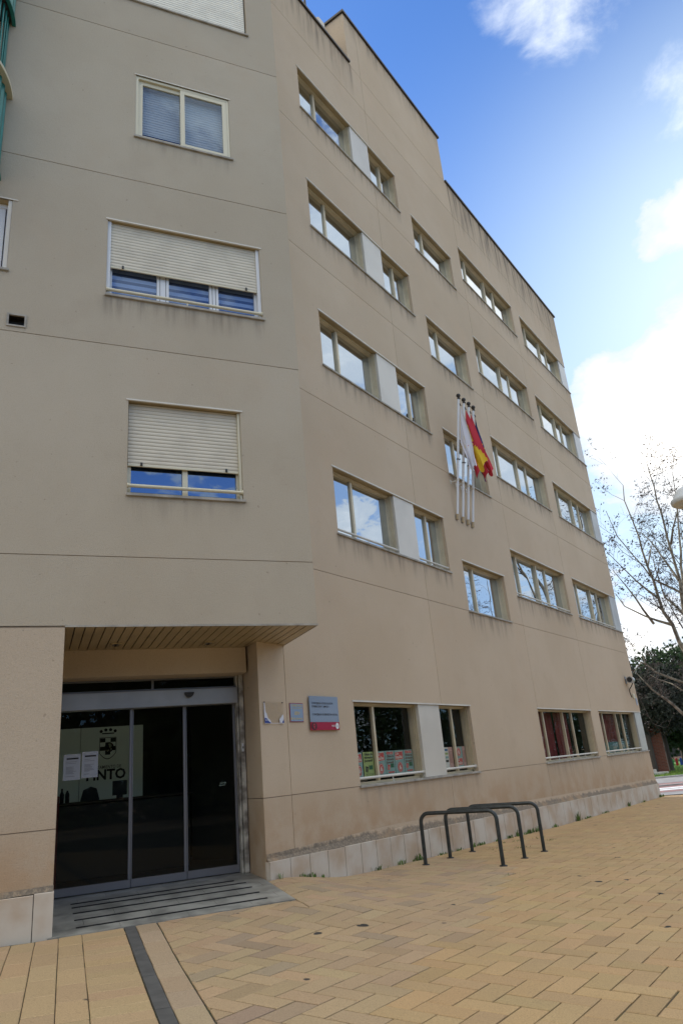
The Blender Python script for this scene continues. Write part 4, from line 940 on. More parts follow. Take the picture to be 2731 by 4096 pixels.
# ------------------------------------------------------------------ flagpoles and flags
def out(h): return .039+(h-4.78)*(.465-.039)/(7.37-4.78)
MF = {'bw': flat('flag_white', (.66, .66, .72), .9), 'r': flat('flag_red', (.50, .03, .05), .85), 'y': flat('flag_yellow', (.72, .48, .03), .85), 'b': flat('flag_blue', (.012, .02, .12), .85)}
FL = [('white', 'white flag with a small red and gold town crest, leftmost of the flags'), ('spain', 'red and yellow striped national flag, behind the white flag'), ('madrid', 'red flag with white stars, third of the four'), ('eu', 'dark blue flag hanging behind the red starred flag')]
fp0 = None
for i, u in enumerate((13.072, 13.325, 13.569, 13.80)):
    lab = 'white flagpole bracketed to the wall, '+('leftmost of the four', 'second from the left', 'third from the left', 'rightmost of the four')[i]
    hb = 4.755-.003*i
    if fp0 is None:
        fp0 = empty('flagpole', PR(u, 0, hb), RZR, lab, 'flagpole', 'flagpoles on the office wall')
        def pp(h): return (0, -out(h+4.755), h)
        pl_ = MB().use(M['white']).tube([pp(.02), pp(2.62)], .025, 14).build('pole', fp0)
        fb = MB().use(M['dark']); c_ = pp(2.70); fb.lathe([(.0, .047)]+[(.048*math.sin(k*math.pi/10), .048*math.cos(k*math.pi/10)) for k in range(1, 10)]+[(.02, -.048), (.034, -.062), (.034, -.085), (0, -.085)], 16, c_); fb.build('finial', fp0)
        s_ = MB().use(flat('rust_cup', (.42, .33, .20), .6)); s_.tube([pp(-.05), pp(.06)], .034, 12); s_.use(M['sill']).box(-.04, .04, -.008, 0, -.07, .05); s_.box(-.012, .012, -.04, 0, -.03, -.005); s_.build('socket', fp0)
        s_ = MB().use(M['trim']); q = pp(.79); s_.tube([(0, q[1], .775), (0, q[1]-.003, .815)], .030, 14); s_.box(-.010, .010, q[1]+.03, 0, .782, .806); s_.box(-.03, .03, -.008, 0, .755, .845); s_.build('bracket', fp0)
        s_ = MB().use(M['dark']); q = pp(1.25); s_.tube([(0, q[1], 1.24), (0, q[1]-.002, 1.265)], .030, 12); s_.tube([(.03, q[1]-.02, 1.25), (.06, q[1]-.03, 1.27)], .012, 6)
        s_.tube([(.028, pp(2.55)[1], 2.55), (.05, pp(2.55)[1]-.02, 2.50), (.05, pp(2.50)[1]-.03, 2.47)], .012, 6); s_.use(M['trim']).tube([(.04, pp(1.27)[1]-.01, 1.27), (.045, pp(2.5)[1]-.01, 2.5)], .004, 5); s_.build('halyard', fp0)
    else:
        c = copy_tree(fp0); c.location = PR(u, 0, hb); c['label'] = lab
    # flag: hoist edge on the leaning pole, cloth hanging plumb from its top corner
    kind, fl = FL[i]; hT = 7.22; hoist = .84 if kind == 'white' else .70; tot = (1.56, 1.60, 1.58, 1.56)[i]
    ni, nj = 25, 34; grid = []; rr2 = random.Random(i+4)
    for a in range(ni):
        ia = a/(ni-1); row = []
        H = Vector((u+.045, -out(hT-hoist*ia)-.035, hT-hoist*ia)); 
        fo_ = ((.60, .46), (.75, .50), (.79, .56), (.66, .42))[i]; fh_ = ((5.74, 5.66), (5.86, 5.60), (5.72, 5.62), (5.86, 5.70))[i]
        Fy = Vector((u+.05+.035*math.sin(ia*11+i*1.3), -(fo_[0]+(fo_[1]-fo_[0])*ia)-.025*math.sin(ia*15+i*2), fh_[0]+(fh_[1]-fh_[0])*ia+.07*math.sin(ia*9+i)))
        for b in range(nj):
            jb_ = b/(nj-1); P = H.lerp(Fy, jb_); am = .050*math.sin(math.pi*min(1, jb_*1.2))**.8*(.4+.6*jb_) if jb_ > 0 else 0
            P += Vector((am*math.sin(ia*17+i*1.7+jb_*1.5), -am*1.1*math.cos(ia*13+i), -.06*math.sin(math.pi*jb_)*ia*.3)); row.append(P)
        grid.append(row)
    def fpnt(ia, jb_):
        x = min(ni-1.001, max(0, ia*(ni-1))); y = min(nj-1.001, max(0, jb_*(nj-1))); a, b = int(x), int(y); fa, fb_ = x-a, y-b
        return (grid[a][b]*(1-fa)*(1-fb_)+grid[a+1][b]*fa*(1-fb_)+grid[a][b+1]*(1-fa)*fb_+grid[a+1][b+1]*fa*fb_)
    o_ = PR(u, -.3, hT-tot)
    def loc2(P): return (P.x-u, P.y+.3, P.z-(hT-tot))
    fo = empty('flag', o_, RZR, fl, 'flag', 'flags on the office wall'); mb = MB()
    for a in range(ni-1):
        ia = a/(ni-1); mb.use({'white': MF['bw'], 'madrid': MF['r'], 'eu': MF['b'], 'spain': MF['r']}[kind])
        for b in range(nj-1):
            if kind == 'spain': mb.use(MF['r'] if (ia < .40*(1-1.1*b/nj) or ia > .78) else MF['y'])
            mb.face([loc2(grid[a][b]), loc2(grid[a+1][b]), loc2(grid[a+1][b+1]), loc2(grid[a][b+1])], True)
    mb.build('cloth', fo, fix=True)
    if kind in ('madrid', 'eu'):
        stz = MB().use(MF['bw'] if kind == 'madrid' else MF['y'])
        pos = [(.3, .30), (.62, .36), (.28, .5), (.62, .56), (.3, .7), (.62, .76), (.45, .88)] if kind == 'madrid' else [(.5+.28*math.sin(k*math.pi/6), .5+.18*math.cos(k*math.pi/6)) for k in range(12)]
        sz = .085 if kind == 'madrid' else .035
        for sgn in (-.006, .006):
            for (ia, jb_) in pos:
                pts = []
                for k in range(10):
                    r__ = sz*(1 if k % 2 == 0 else .42); P = fpnt(ia+r__*math.cos(k*math.pi/5+.3)*1.15, jb_+r__*math.sin(k*math.pi/5+.3)*.62); n__ = (fpnt(ia+.03, jb_)-fpnt(ia-.03, jb_)).cross(fpnt(ia, jb_+.03)-fpnt(ia, jb_-.03)).normalized(); pts.append(loc2(P+n__*sgn))
                c0 = sum((Vector(p) for p in pts), Vector())/10
                for k in range(10): stz.face([c0, pts[k], pts[(k+1) % 10]])
        stz.build('stars', fo)
    if kind in ('white', 'spain'):
        em = MB()
        for sgn in (-.007, .007):
            for (m_, ia, jb_, ra, rb) in ((MF['y'], .45, .42, .17, .075), (MF['r'], .45, .42, .12, .05), (MF['bw'], .38, .42, .03, .02), (MF['y'], .45, .36, .06, .02)):
                em.use(m_); n__ = (fpnt(ia+.03, jb_)-fpnt(ia-.03, jb_)).cross(fpnt(ia, jb_+.03)-fpnt(ia, jb_-.03)).normalized(); c0 = fpnt(ia, jb_); pts = [fpnt(ia+ra*math.cos(k*math.pi/6), jb_+rb*math.sin(k*math.pi/6)) for k in range(12)]
                q = sgn*(1+.3*(m_ is not MF['y'])+(.3 if ra < .1 else 0))
                for k in range(12): em.face([loc2(c0+n__*q), loc2(pts[k]+n__*q), loc2(pts[(k+1) % 12]+n__*q)])
        em.build('crest', fo)

# ------------------------------------------------------------------ roof things
rb = MB().use(M['panel']); rb.box(-.14, .14, -.14, .14, 0, 1.62, .03); o = rb.build('roof_vent', loc=PR(10.32, .42, ROOF1-.5), rz=RZR); tag(o, 'pale box vent sticking up behind the roof edge beside the tower', 'roof vent')
an = empty('roof_antenna', PR(9.85, .4, ROOF1-.5), RZR, 'thin grey antenna mast with struts behind the roof edge', 'antenna')
MB().use(M['dark']).tube([(0, 0, 0), (0, 0, 2.15)], .028, 8).build('mast', an)
s_ = MB().use(M['sill']); s_.tube([(-.06, 0, 1.45), (-.75, .1, 3.2)], .015, 6); s_.tube([(-.95, .1, 3.4), (-.75, .1, 1.2)], .02, 6); s_.tube([(-1.05, .1, 3.4), (-.95, .1, 1.2)], .02, 6); s_.tube([(-.8, .1, 2.3), (-1.1, .1, 2.5)], .015, 6); s_.build('strut', an)
MB().use(M['dark']).box(-.10, .14, -.03, .03, 1.45, 1.50).build('clamp', an)

# ------------------------------------------------------------------ camera on the wall corner, boxes
cc = empty('security_camera', PR(23.62, -.17, 1.86), RZR, 'grey cylindrical security camera on the far corner of the wall', 'security camera')
s_ = MB().use(M['silver']); s_.tube([(-.14, 0, 0), (.16, .02, 0)], .095, 18); s_.tube([(-.19, 0, 0), (-.141, 0, 0)], .103, 18); s_.build('housing', cc)
MB().use(M['black']).tube([(-.193, 0, 0), (-.191, 0, 0)], .078, 18).build('lens', cc)
s_ = MB().use(M['grey']); s_.box(-.02, .03, .08, .17, -.02, .05); s_.box(-.07, .07, .155, .17, -.1, .12); s_.build('bracket', cc)
s_ = MB().use(M['dark']); s_.tube([(.10, .0, -.09), (.14, .06, -.17), (.14, .14, -.26), (.18, .16, -.35), (.24, .16, -.45), (.30, .16, -.5)], .014, 8); s_.build('cable', cc)
o = MB().use(M['cream']).box(-.075, .075, -.05, 0, -.07, .07, .008).build('junction_box', loc=PR(24.08, 0, 1.40), rz=RZR); tag(o, 'small beige junction box on the wall below the security camera', 'junction box')
p = empty('corner_sign', PR(24.37, -.008, 1.13), RZR, 'small pale rounded sign at the building corner below the junction box', 'sign')
MB().use(M['paper']).box(-.085, .085, -.006, .0, 0, .23, .003).build('plate', p); MB().use(flat('pblue2', (.25, .33, .42))).box(-.05, .05, -.0075, -.0062, .05, .18).build('print', p)

# ------------------------------------------------------------------ street lamp at the right edge
LC = Vector((4.54, 8.80, 0)); lz = gz(LC.x, LC.y)
lm = empty('street_lamp', (LC.x, LC.y, lz), 0, 'white domed street lamp cut by the right edge of the photo', 'street lamp')
MB().use(M['silver']).tube([(0, 0, 0), (0, 0, 1.2), (0, 0, 4.02-lz+.0)], [.07, .055, .04], 14).build('pole', lm)
hz = 2.87+Z0-lz
dm = MB().use(flat('lamp_white', (.62, .66, .68), .4)); dm.lathe([(.0, .235), (.08, .225), (.16, .185), (.215, .12), (.235, .065), (.262, .055), (.27, .035), (.262, 0), (.245, -.01)], 36, (0, 0, hz)); dm.build('dome', lm)
dm = MB().use(flat('lamp_glass', (.50, .49, .44), .35)); dm.lathe([(.246, -.008), (.17, -.022), (.165, -.014), (.05, -.03), (0, -.03)], 36, (0, 0, hz)); dm.build('diffuser', lm)

# ------------------------------------------------------------------ street, crossing, lawn beyond the corner
def sheet(name, pts, z, m_, n=1):
    mb = MB().use(m_); zz = -1.6+Z0+z; mb.face([(x, y, zz) for x, y in pts]); return tag(mb.build(name), kind='structure')
asph = mat('asphalt', (.155, .155, .155), .9, var=.2, vscale=2, bump=.3, bscale=80); pink = mat('pink_pavers', (.30, .165, .15), .85, var=.25, vscale=5)
grey = mat('grey_pavers', (.27, .265, .26), .85, var=.2, vscale=3)
def band(y0a, y0b, y1a, y1b, xa, xb): return [(xa, y0a), (xb, y0b), (xb, y1b), (xa, y1a)]
sheet('pavement', band(24.45, 13.6, 26.5, 26, 8.6, 30), .028, grey)
sheet('road', band(25.4, 25.0, 30.7, 30.5, 5, 60), .034, pink)
sheet('far_pavement', band(30.7, 30.5, 35.0, 34.6, 5, 60), .038, grey)
mk = mat('road_paint', (.75, .75, .74), .7, var=.15)
st_ = MB().use(mk)
for y0 in (26.15, 27.0): st_.face([(9.4, y0, -1.6+Z0+.042), (25, y0+.1, -1.6+Z0+.042), (25, y0+.75, -1.6+Z0+.042), (9.4, y0+.65, -1.6+Z0+.042)])
tag(st_.build('crossing_marking'), kind='structure')
kb = MB().use(mat('kerb_stone', (.42, .41, .39), .8, var=.15))
for (y0, z) in ((28.6, .09), (34.85, .11)): kb.idx([(5, y0, -1.6+Z0-.02), (60, y0-.3, -1.6+Z0-.02), (60, y0-.1, -1.6+Z0-.02), (5, y0+.2, -1.6+Z0-.02), (5, y0, -1.6+Z0+z), (60, y0-.3, -1.6+Z0+z), (60, y0-.1, -1.6+Z0+z), (5, y0+.2, -1.6+Z0+z)], [(4, 5, 6, 7), (0, 1, 5, 4), (2, 3, 7, 6)])
tag(kb.build('kerb'), kind='structure')
lw = MB().use(mat('lawn_soil', (.07, .15, .03), .95, var=.3, vscale=1)); lw.face([(0, 35.0, -1.6+Z0+.06), (70, 34.6, -1.6+Z0+.06), (70, 80, -1.6+Z0+.06), (0, 80, -1.6+Z0+.06)]); tag(lw.build('lawn_ground'), kind='structure')
gr = MB().use(mat('grass_blades', (.10, .22, .03), .8, var=.5, vscale=.6, ramp=(.22, .30, .05))); rg = random.Random(2)
for i in range(9000):
    y = 35.1+rg.random()**1.5*17; x = 14.0+(y-35)*.36+rg.uniform(-3.2, 4.5); h = rg.uniform(.04, .12); a = rg.uniform(0, 3.14); w_ = rg.uniform(.012, .03); z = -1.6+Z0+.06
    dx, dy = math.cos(a)*w_, math.sin(a)*w_; gr.face([(x-dx, y-dy, z), (x+dx, y+dy, z), (x+rg.uniform(-.04, .04), y+rg.uniform(-.04, .04), z+h)])
tag(gr.build('grass'), 'short green lawn beyond the road', 'grass', kind='stuff')
# weeds along the foot of the wall
wd = MB().use(mat('weed_green', (.10, .17, .035), .8, var=.5, vscale=9)); rg = random.Random(8)
for (u, n, hh_, sp) in ((6.83, 8, .09, .03), (7.30, 16, .06, .10), (7.42, 10, .08, .06), (7.62, 6, .05, .05), (8.85, 14, .07, .09), (9.45, 22, .08, .09), (9.9, 30, .10, .10), (10.6, 16, .05, .12), (10.9, 14, .05, .10), (11.2, 14, .06, .10), (11.7, 16, .09, .08), (12.0, 24, .07, .15), (12.6, 20, .06, .10), (13.2, 24, .07, .14), (13.55, 26, .13, .07), (14.1, 40, .09, .20), (14.5, 34, .12, .18), (15.5, 22, .08, .12), (16.9, 34, .20, .07), (17.6, 30, .06, .3), (19.0, 20, .06, .25), (21, 16, .14, .10), (22.5, 14, .07, .2), (24.6, 50, .09, .25)):
    for i in range(n):
        uu = u+rg.gauss(0, sp*.6); vv = .062+abs(rg.gauss(0, .02)); P = nR*(DRW-vv)+dR*uu; z = gz(P.x, P.y)-.005; a = rg.uniform(0, 6.28); L = hh_*rg.uniform(.4, 1.1); w_ = rg.uniform(.003, .008)*(1+.02*u)
        tx = L*rg.uniform(.1, .7); D2 = Vector((math.cos(a), math.sin(a), 0)); S2 = Vector((-D2.y, D2.x, 0))*w_; B = Vector((P.x, P.y, z)); Mi = B+D2*tx*.4+Vector((0, 0, L*.6)); T = B+D2*tx+Vector((0, 0, L*rg.uniform(.8, 1)))
        wd.face([B-S2, B+S2, Mi+S2, Mi-S2]); wd.face([Mi-S2, Mi+S2, T])
for (u, v, hh_) in ((12.4, .25, .02), (12.8, .4, .02), (13.3, .6, .02), (11.5, .5, .015), (9.0, 1.9, .012), (11.8, .85, .02), (13.0, .9, .02)):
    for i in range(26):
        P = nR*(DRW-v-rg.gauss(0, .05))+dR*(u+rg.gauss(0, .12)); z = gz(P.x, P.y)-.004; a = rg.uniform(0, 6.28); D2 = Vector((math.cos(a), math.sin(a), 0)); S2 = Vector((-D2.y, D2.x, 0))*.004; wd.face([Vector((P.x, P.y, z))-S2, Vector((P.x, P.y, z))+S2, Vector((P.x, P.y, z))+D2*.02+Vector((0, 0, hh_*1.5))])
tag(wd.build('weeds'), 'small green weeds growing along the foot of the tiled plinth', 'weeds', kind='stuff')

# ------------------------------------------------------------------ background: brick wall, playground, far building
ZG = -1.6+Z0+.06
brick = bpy.data.materials.new('red_brick'); brick.use_nodes = True; t = brick.node_tree; b = t.nodes['Principled BSDF']; b.inputs['Roughness'].default_value = .85
tcn = N(t, 'ShaderNodeTexCoord'); br = N(t, 'ShaderNodeTexBrick'); sp_ = N(t, 'ShaderNodeSeparateXYZ'); cb_ = N(t, 'ShaderNodeCombineXYZ'); t.links.new(tcn.outputs['Object'], sp_.inputs[0]); t.links.new(mth(t, 'ADD', sp_.outputs[0], sp_.outputs[1]), cb_.inputs[0]); t.links.new(sp_.outputs[2], cb_.inputs[1]); t.links.new(cb_.outputs[0], br.inputs['Vector'])
br.inputs['Color1'].default_value = (.26, .075, .04, 1); br.inputs['Color2'].default_value = (.19, .055, .03, 1); br.inputs['Mortar'].default_value = (.22, .17, .13, 1); br.inputs['Scale'].default_value = 1.0; br.inputs['Brick Width'].default_value = .25; br.inputs['Row Height'].default_value = .07; br.inputs['Mortar Size'].default_value = .008
t.links.new(br.outputs[0], b.inputs['Base Color'])
bw = empty('brick_wall', (14.80, 39.5, ZG), R_(-12), 'red brick garden wall with projecting piers beyond the road', 'wall')
MB().use(brick).box(-4.5, .05, .12, .5, 0, 2.62).build('wall_face', bw)
MB().use(brick).box(.055, .66, -.1, .9, 0, 2.95).build('pier', bw); MB().use(brick).box(-.95, -.35, -.02, .118, 0, 2.6).build('pier', bw)
MB().use(grey).box(-4.5, .05, .05, .57, 2.622, 2.70).build('coping', bw)
rbk = MB().use(M['trim'])
for i in range(2): rbk.box(-1.5+.25*i, .9-.5*i, -1.2+.3*i, -.75+.3*i, .13*i, .13*(i+1)-.002, .01)
o = rbk.build('stone_step', loc=(14.2, 39.2, ZG), rz=R_(-12)); tag(o, 'pale low stone steps at the foot of the brick wall', 'steps')
# playground fence, bench-like board and green climbing panel
pf = empty('playground_fence', (20.8, 47.5, ZG), R_(-8), 'low playground fence of coloured upright boards behind the lawn', 'fence')
cols_ = [(.45, .03, .03), (.03, .08, .35), (.6, .4, .03), (.04, .28, .08)]
for i in range(26):
    x = -2.6+i*.26; MB().use(flat('board%d' % (i % 4), cols_[i % 4])).idx([(x, 0, .05), (x+.15, 0, .05), (x+.15, 0, .42), (x+.075, 0, .50), (x, 0, .42), (x, .03, .05), (x+.15, .03, .05), (x+.15, .03, .42), (x+.075, .03, .50), (x, .03, .42)], [(0, 1, 2, 3, 4), (9, 8, 7, 6, 5), (0, 5, 6, 1), (1, 6, 7, 2), (2, 7, 8, 3), (3, 8, 9, 4), (4, 9, 5, 0)]).build('board', pf)
MB().use(flat('rail_green', (.05, .2, .1))).box(-2.7, 4.2, .032, .07, .28, .34).build('rail', pf)
cf = empty('climbing_frame', (21.6, 49.0, ZG), R_(-8), 'dark wooden playground frame with a green rounded panel', 'climbing frame')
gp = MB().use(flat('slide_green', (.03, .30, .08), .5)); pr = [(-.62, 0), (.62, 0), (.62, .5), (.35, 1.0), (.12, 1.25), (-.12, 1.25), (-.35, 1.0), (-.62, .5)]; n = 8
gp.idx([(x, 0, 2.5+z) for x, z in pr]+[(x, .06, 2.5+z) for x, z in pr], [tuple(range(n)), tuple(range(2*n-1, n-1, -1))]+[(i, (i+1) % n, n+(i+1) % n, n+i) for i in range(n)]); gp.build('panel', cf)
for x in (-1.3, 1.4): MB().use(flat('timber', (.08, .05, .03))).tube([(x, 0, 0), (x*.8, 0, 3.4)], .07).build('post', cf)
MB().use(flat('timber', (.08, .05, .03))).box(-1.4, 1.5, -.05, .15, .95, 1.6).build('deck', cf)
MB().use(M['grey']).tube([(-.6, -.3, 0), (-.25, -.3, 3.1)], .04).build('pole', cf)
# far building
fb = empty('far_building', (26, 66, ZG), R_(-14), 'pinkish brick apartment house with balconies far behind the trees', 'building')
pb = mat('pink_render', (.36, .23, .17), .9, var=.1); w = MB(); FH = [(0, 3.0), (3.0, 6.0), (6.0, 9.0)]
wins = []
for fl_ in range(2):
    for k in range(6): wins.append((-12+k*4.1, -12+k*4.1+2.4, .9+3*fl_ if fl_ else .2, 2.5+3*fl_))
us = [-14, 13]; hs = [0, 6.1]
for a, b, c, d in wins: us += [a, b]; hs += [c, d]
wall(w, us, hs, lambda u, h: None if any(a < u < b and c < h < d for a, b, c, d in wins) else 0., pb, pb)
w.box(-14, 13, .5, 12, 0, 6.0); w.use(M['coping']).box(-14.3, 13.3, -.5, 12.3, 6.1, 6.3); w.build('wall', fb)
for a, b, c, d in wins:
    f = MB().use(M['dark']).face([(a, .25, c), (b, .25, c), (b, .25, d), (a, .25, d)]); f.use(M['whitef']).box((a+b)/2-.04, (a+b)/2+.04, .18, .24, c, d); fo = f.build('window', fb)
for fl_ in (1,):
    for k in (1, 3, 4, 5):
        x = -12+k*4.1; q = MB().use(pb).box(x-.6, x+3.0, -1.1, .0, 3*fl_-.15, 3*fl_+.05); q.use(M['white'])
        for z in (.35, .6, .85, 1.05): q.tube([(x-.6, -1.08, 3*fl_+z), (x+3.0, -1.08, 3*fl_+z)], .03, 6)
        q.build('balcony', fb)

# ------------------------------------------------------------------ trees
bark = mat('plane_bark', (.22, .195, .145), .85, var=.4, vscale=5, bump=.3, bscale=20, ramp=(.09, .075, .055)); twig = mat('twig', (.10, .08, .065), .9); pod = mat('seed_pod', (.045, .034, .026), .95)
def leafblob(mb, c, r, n, rg, sz):
    for i in range(n):
        d = Vector((rg.gauss(0, 1), rg.gauss(0, 1), rg.gauss(0, 1)))*r*.5; P = c+d; a = Vector((rg.gauss(0, 1), rg.gauss(0, 1), rg.gauss(0, 1))).normalized(); b = a.orthogonal().normalized(); k = sz*rg.uniform(.6, 1.3)
        mb.face([P-a*k, P+b*k*.6, P+a*k, P-b*k*.5])
def bare(name, base, limbs, seed, lab, detail=1.0, podn=1.0, podclr=pod):
    """limbs: list of (points, r0, r1); twigs and last year's leaves are grown off them"""
    rg = random.Random(seed); e = empty(name, base, 0, lab, 'tree', 'bare trees'); B = Vector(base)
    tr = MB().use(bark); tw = MB().use(twig); pd = MB().use(podclr)
    def grow(P, D, L, r, lev):
        n = 5; pts = [P]; d = D.normalized()
        for k in range(n):
            d = (d+Vector((rg.gauss(0, .14), rg.gauss(0, .14), rg.gauss(.05, .10)))).normalized(); pts.append(pts[-1]+d*L/n)
        rr_ = [r*(1-.7*k/n) for k in range(n+1)]; (tw if lev > 0 else tr).tube(pts, rr_, 5 if r > .02 else 4 if r > .01 else 3, False)
        if lev >= 3 or L < .35:
            if rg.random() < .55*podn: leafblob(pd, pts[-1], .10, rg.randint(2, 5), rg, .045)
            return
        m_ = max(2, int((2.6 if lev < 2 else 3)*detail*(L/1.2)**.5+rg.random()*1.5))
        for q in range(m_):
            k = rg.randint(1, n); dd = (pts[k]-pts[k-1]).normalized(); side = Vector((rg.gauss(0, 1), rg.gauss(0, 1), rg.gauss(.25, .6))); side = (side-dd*side.dot(dd)).normalized()
            grow(pts[k], dd*.75+side*rg.uniform(.5, .9), L*rg.uniform(.38, .62), max(.004, rr_[k]*.55), lev+1)
        if rg.random() < 1.2*podn:
            for q in range(rg.randint(1, 3)): leafblob(pd, pts[rg.randint(2, n)]+Vector((rg.gauss(0, .12), rg.gauss(0, .12), rg.gauss(0, .12))), .12, rg.randint(4, 9), rg, .052)
    for pts, r0, r1 in limbs:
        pts = [Vector(p)-B for p in pts]; sub = []
        for a, b in zip(pts, pts[1:]):
            n = max(1, int((b-a).length/.5))
            for k in range(n): sub.append(a.lerp(b, k/n)+Vector((rg.gauss(0, .025), rg.gauss(0, .025), 0)))
        sub.append(pts[-1]); n = len(sub); rad = [r0+(r1-r0)*(k/(n-1))**.8 for k in range(n)]; tr.tube(sub, rad, 9, False)
        for k in range(2, n):
            if rad[k] > .13: continue
            for q in range(1 if rg.random() < .55+.45*(k/n) else 0):
                dd = (sub[k]-sub[k-1]).normalized(); side = Vector((rg.gauss(0, 1), rg.gauss(0, 1), rg.gauss(.1, .5))); side = (side-dd*side.dot(dd)).normalized()
                grow(sub[k], dd*.8+side*.75, rg.uniform(.8, 2.0), max(.009, rad[k]*.42), 1)
    tr.build('trunk', e); tw.build('twigs', e); pd.build('seed_clusters', e); return e
fpx = 2859.9
def ray(x, y): return fw+rt2*((x-1365.5)/fpx)-up2*((y-2048)/fpx)
def at(x, y, dist):          # a point of the real place, at its own distance
    r = ray(x, y); return Vector((0, 0, Z0))+r*(dist/math.hypot(r.x, r.y))
def cz(x, y): return (2300+x*.2763, 1850+y*.2763)
T = lambda x, y, d: at(*cz(x, y), d)
tb = Vector((13.6, 26.3, -1.6+Z0)); fork = Vector((13.2, 25.7, 3.4)); 
f1 = T(1900, 3150, 28.6); 
limbs = [([tb, tb+Vector((0, 0, 1.5)), f1], .15, .10),
    ([f1, T(1480, 2600, 28.6), T(1380, 2352, 28.5), T(1200, 1960, 28.3), T(1050, 1500, 28), T(900, 1080, 27.8), T(820, 850, 27.6), T(720, 550, 27.5), T(688, 330, 27.4)], .10, .012),
    ([f1, T(1640, 2500, 29), T(1560, 2100, 29), T(1500, 1700, 29), T(1330, 1100, 29), T(1240, 750, 29), T(1130, 350, 29), T(1090, 180, 29), T(1030, 0, 29)], .105, .014),
    ([T(1560, 1900, 29), T(1110, 1680, 27.6), T(850, 1340, 27), T(620, 1060, 26.6), T(440, 700, 26.3)], .05, .01),
    ([T(1200, 1960, 28.3), T(880, 1720, 27.6), T(680, 1530, 27), T(450, 1290, 26.4)], .05, .009),
    ([T(1380, 2352, 28.5), T(1000, 2220, 28.9), T(720, 2080, 29.3), T(580, 1900, 29.6)], .055, .012),
    ([T(1110, 2330, 28.8), T(980, 2130, 28), T(880, 1960, 27.6), T(700, 1750, 27.2), T(540, 1560, 26.9)], .05, .01),
    ([T(1500, 1700, 29), T(1180, 1250, 29.8), T(960, 1020, 30.4), T(780, 980, 30.8)], .05, .01),
    ([T(1380, 1180, 29), T(1420, 960, 28.6), T(1490, 700, 28.2), T(1470, 600, 28)], .05, .01),
    ([T(1560, 2200, 29.4), T(1290, 1950, 30), T(1150, 1500, 30.4), T(1120, 1350, 30.6)], .05, .01),
    ([T(1050, 1500, 28), T(1090, 1250, 28.6), T(1130, 1100, 29)], .035, .01),
    ([T(1620, 2300, 29), T(1540, 1500, 30), T(1500, 900, 30.5), T(1400, 150, 31)], .08, .01),
    ([f1, f1+Vector((1.2, -.6, 2.5)), f1+Vector((2.6, -1.0, 6.0)), f1+Vector((3.2, -1.2, 9.0))], .13, .012), ([f1, f1+Vector((1.0, 1.0, 3)), f1+Vector((1.6, 2.4, 6.5))], .10, .012)]
bare('bare_tree', tb, limbs, 21, 'tall bare tree with dark seed clusters right of the building, nearest the corner', 1.25, 1.1)
# a second bare tree with low spreading limbs, farther back
def czz(x, y): return (2450+x*.2763, 2600+y*.2763)
T2 = lambda x, y, d: at(*czz(x, y), d)
tb2 = at(2885, 3040, 33); tb2.z = ZG
f2 = T2(1300, 1200, 33)
limbs = [([tb2, f2], .24, .18), ([f2, T2(1017, 940, 33), T2(850, 780, 32.5), T2(700, 660, 32), T2(560, 560, 31.6), T2(480, 480, 31.3)], .085, .016),
    ([f2, T2(1200, 760, 33), T2(1017, 590, 33.3), T2(840, 490, 33.6), T2(640, 420, 34), T2(540, 360, 34)], .06, .012),
    ([T2(1200, 760, 33), T2(1017, 480, 33), T2(640, 320, 32.5), T2(470, 210, 32), T2(350, 150, 31.8), T2(225, 105, 31.5)], .07, .012),
    ([T2(400, 190, 32), T2(330, 250, 31.8), T2(290, 340, 31.5), T2(270, 420, 31.3)], .02, .008), ([T2(470, 210, 32), T2(430, 120, 32.2), T2(400, 50, 32.4)], .025, .008),
    ([T2(560, 560, 31.6), T2(420, 420, 31.8), T2(330, 320, 32)], .035, .008), ([f2, f2+Vector((.5, 0, 3)), f2+Vector((.8, .4, 6))], .15, .02)]
bare('bare_tree', tb2, limbs, 5, 'low spreading bare tree with a pale limb in front of the pine', 1.2, .8)
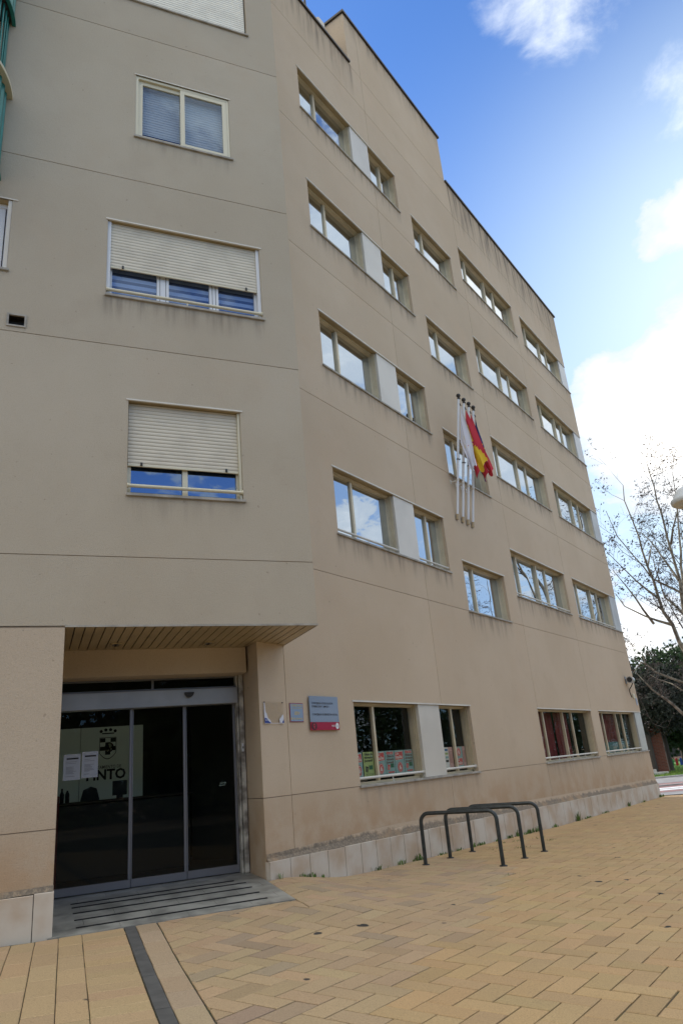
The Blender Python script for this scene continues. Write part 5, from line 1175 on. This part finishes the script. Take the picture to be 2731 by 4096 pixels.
# evergreens
ever = mat('pine_needles', (.025, .050, .018), .9, var=.5, vscale=.9, ramp=(.045, .085, .026)); ever2 = mat('dark_foliage', (.020, .028, .019), .9, var=.5, vscale=.9, ramp=(.036, .042, .034))
def evergreen(name, loc, H, Rr, seed, lab, m_, cb=.35, n=2600, sz=.13, sparse=False):
    rg = random.Random(seed); e = empty(name, loc, 0, lab, 'tree', 'evergreen trees'); t_ = MB().use(twig); top = Vector((rg.uniform(-.3, .3), rg.uniform(-.3, .3), H*.8)); t_.tube([(0, 0, 0), (rg.uniform(-.2, .2), rg.uniform(-.2, .2), H*.4), top], [.16, .12, .05], 8, False)
    cl = []
    for i in range(38):
        a = rg.uniform(0, 6.28); z = rg.uniform(cb, 1.0); rz_ = Rr*math.sqrt(max(.05, 1-((z-(1+cb)/2)/((1-cb)/2+.08))**2))*rg.uniform(.25, 1.0); c = Vector((math.cos(a)*rz_, math.sin(a)*rz_, z*H)); cl.append((c, rg.uniform(.45, .95)*Rr*.42))
        if i < 22: t_.tube([(0, 0, max(H*.25, c.z-rz_*.6)), tuple(c)], [.05, .015], 5, False)
    t_.build('trunk', e); f = MB().use(m_)
    for c, r in cl:
        for k in range(n//38):
            d = Vector((rg.gauss(0, 1), rg.gauss(0, 1), rg.gauss(0, .75))); d = d.normalized()*r*(rg.random()**.45)*1.15; P = c+d; a = (d.normalized()+Vector((rg.gauss(0, .6), rg.gauss(0, .6), rg.gauss(0, .6)))).normalized(); b = a.orthogonal(); b.rotate(Matrix.Rotation(rg.uniform(0, 6.28), 3, a)); k_ = sz*rg.uniform(.5, 1.25); s3 = .28
            f.face([P-b*k_*s3, P+a*k_, P+b*k_*s3]); f.face([P-b.cross(a)*k_*s3, P+a*k_*.8+b*k_*.5, P+b.cross(a)*k_*s3])
    f.build('crown', e); return e
def onaz(x, y, dist, z=ZG): P = at(x, y, dist); return Vector((P.x, P.y, z))
evergreen('pine_tree', onaz(2722, 2950, 47), 5.9, 3.1, 3, 'large rounded green pine behind the bare branches at right', ever, .30, 9500, .24)
evergreen('dense_tree', onaz(2590, 2950, 42), 4.8, 2.6, 4, 'dark greyish dense tree beside the building corner, above the brick wall', ever2, .52, 8000, .20)
evergreen('dense_tree', onaz(2655, 2950, 44), 4.4, 2.2, 14, 'low dark grey green tree between the brick wall and the pine', ever2, .55, 6000, .18)
# trees of the far side of the plaza, which the window panes mirror
def at_uv(u, v): return nR*(DRW-v)+dR*u+Vector((0, 0, ZG))
PLC = ('second', 'third', 'fourth', 'first', 'fifth', 'sixth', 'seventh', 'eighth', 'ninth', 'tenth')
for (u, v, H, Rr, sd_) in ((33, 20.5, 7.5, 3.6, 31), (41, 20, 6.5, 3.4, 32), (48, 22, 7.5, 3.8, 33), (27, 24, 6.5, 3.2, 34), (56, 21, 7, 3.8, 35), (66, 22, 8, 4.2, 36), (78, 22, 8, 4.8, 37), (92, 24, 9, 5.4, 38), (110, 27, 10, 6.5, 39), (130, 31, 11, 7, 40)):
    evergreen('evergreen_tree', at_uv(u, v), H, Rr, sd_, 'dark evergreen tree across the plaza, '+PLC[sd_-31]+' of the mirrored row', ever, .15, 4200, .26)
for k, (u, v, sd_) in enumerate(((45, 13, 41), (60, 13, 42), (76, 15, 43))):
    b0 = at_uv(u, v); rg = random.Random(sd_); lim = [([b0, b0+Vector((0, 0, 3.5))], .24, .18)]
    for q in range(7): a = q*.9+rg.random(); lim.append(([b0+Vector((0, 0, 2.6+.3*q)), b0+Vector((math.cos(a)*1.3, math.sin(a)*1.3, 5.5+.4*q)), b0+Vector((math.cos(a)*(2.8-.2*q), math.sin(a)*(2.8-.2*q), 8.5+.6*q)), b0+Vector((math.cos(a)*(3.3-.25*q), math.sin(a)*(3.3-.25*q), 11.5+.4*q))], .11, .012))
    bare('bare_tree', b0, lim, sd_, ('nearest', 'middle', 'farthest')[k]+' bare tree across the plaza, mirrored in the upper windows', .8, .9)
# tall trees behind the photographer, mirrored in the entrance doors
for k, (az_, ds, H, Rr) in enumerate(((118, 27, 8.5, 5.6), (136, 25, 9, 5.8), (153, 26, 8.5, 5.6), (171, 25, 9, 6), (192, 28, 9, 6), (100, 30, 8, 5.4))):
    evergreen('park_tree', Vector((math.sin(R_(az_))*ds, math.cos(R_(az_))*ds, gz(0, 0))), H, Rr, 60+k, 'tall dark tree of the park behind the photographer, '+('second', 'third', 'fourth', 'fifth', 'last', 'first')[k]+' of the row from the street', ever, .02, 5200, .5)
print('objects', len(bpy.data.objects), 'verts', sum(len(m.vertices) for m in bpy.data.meshes))
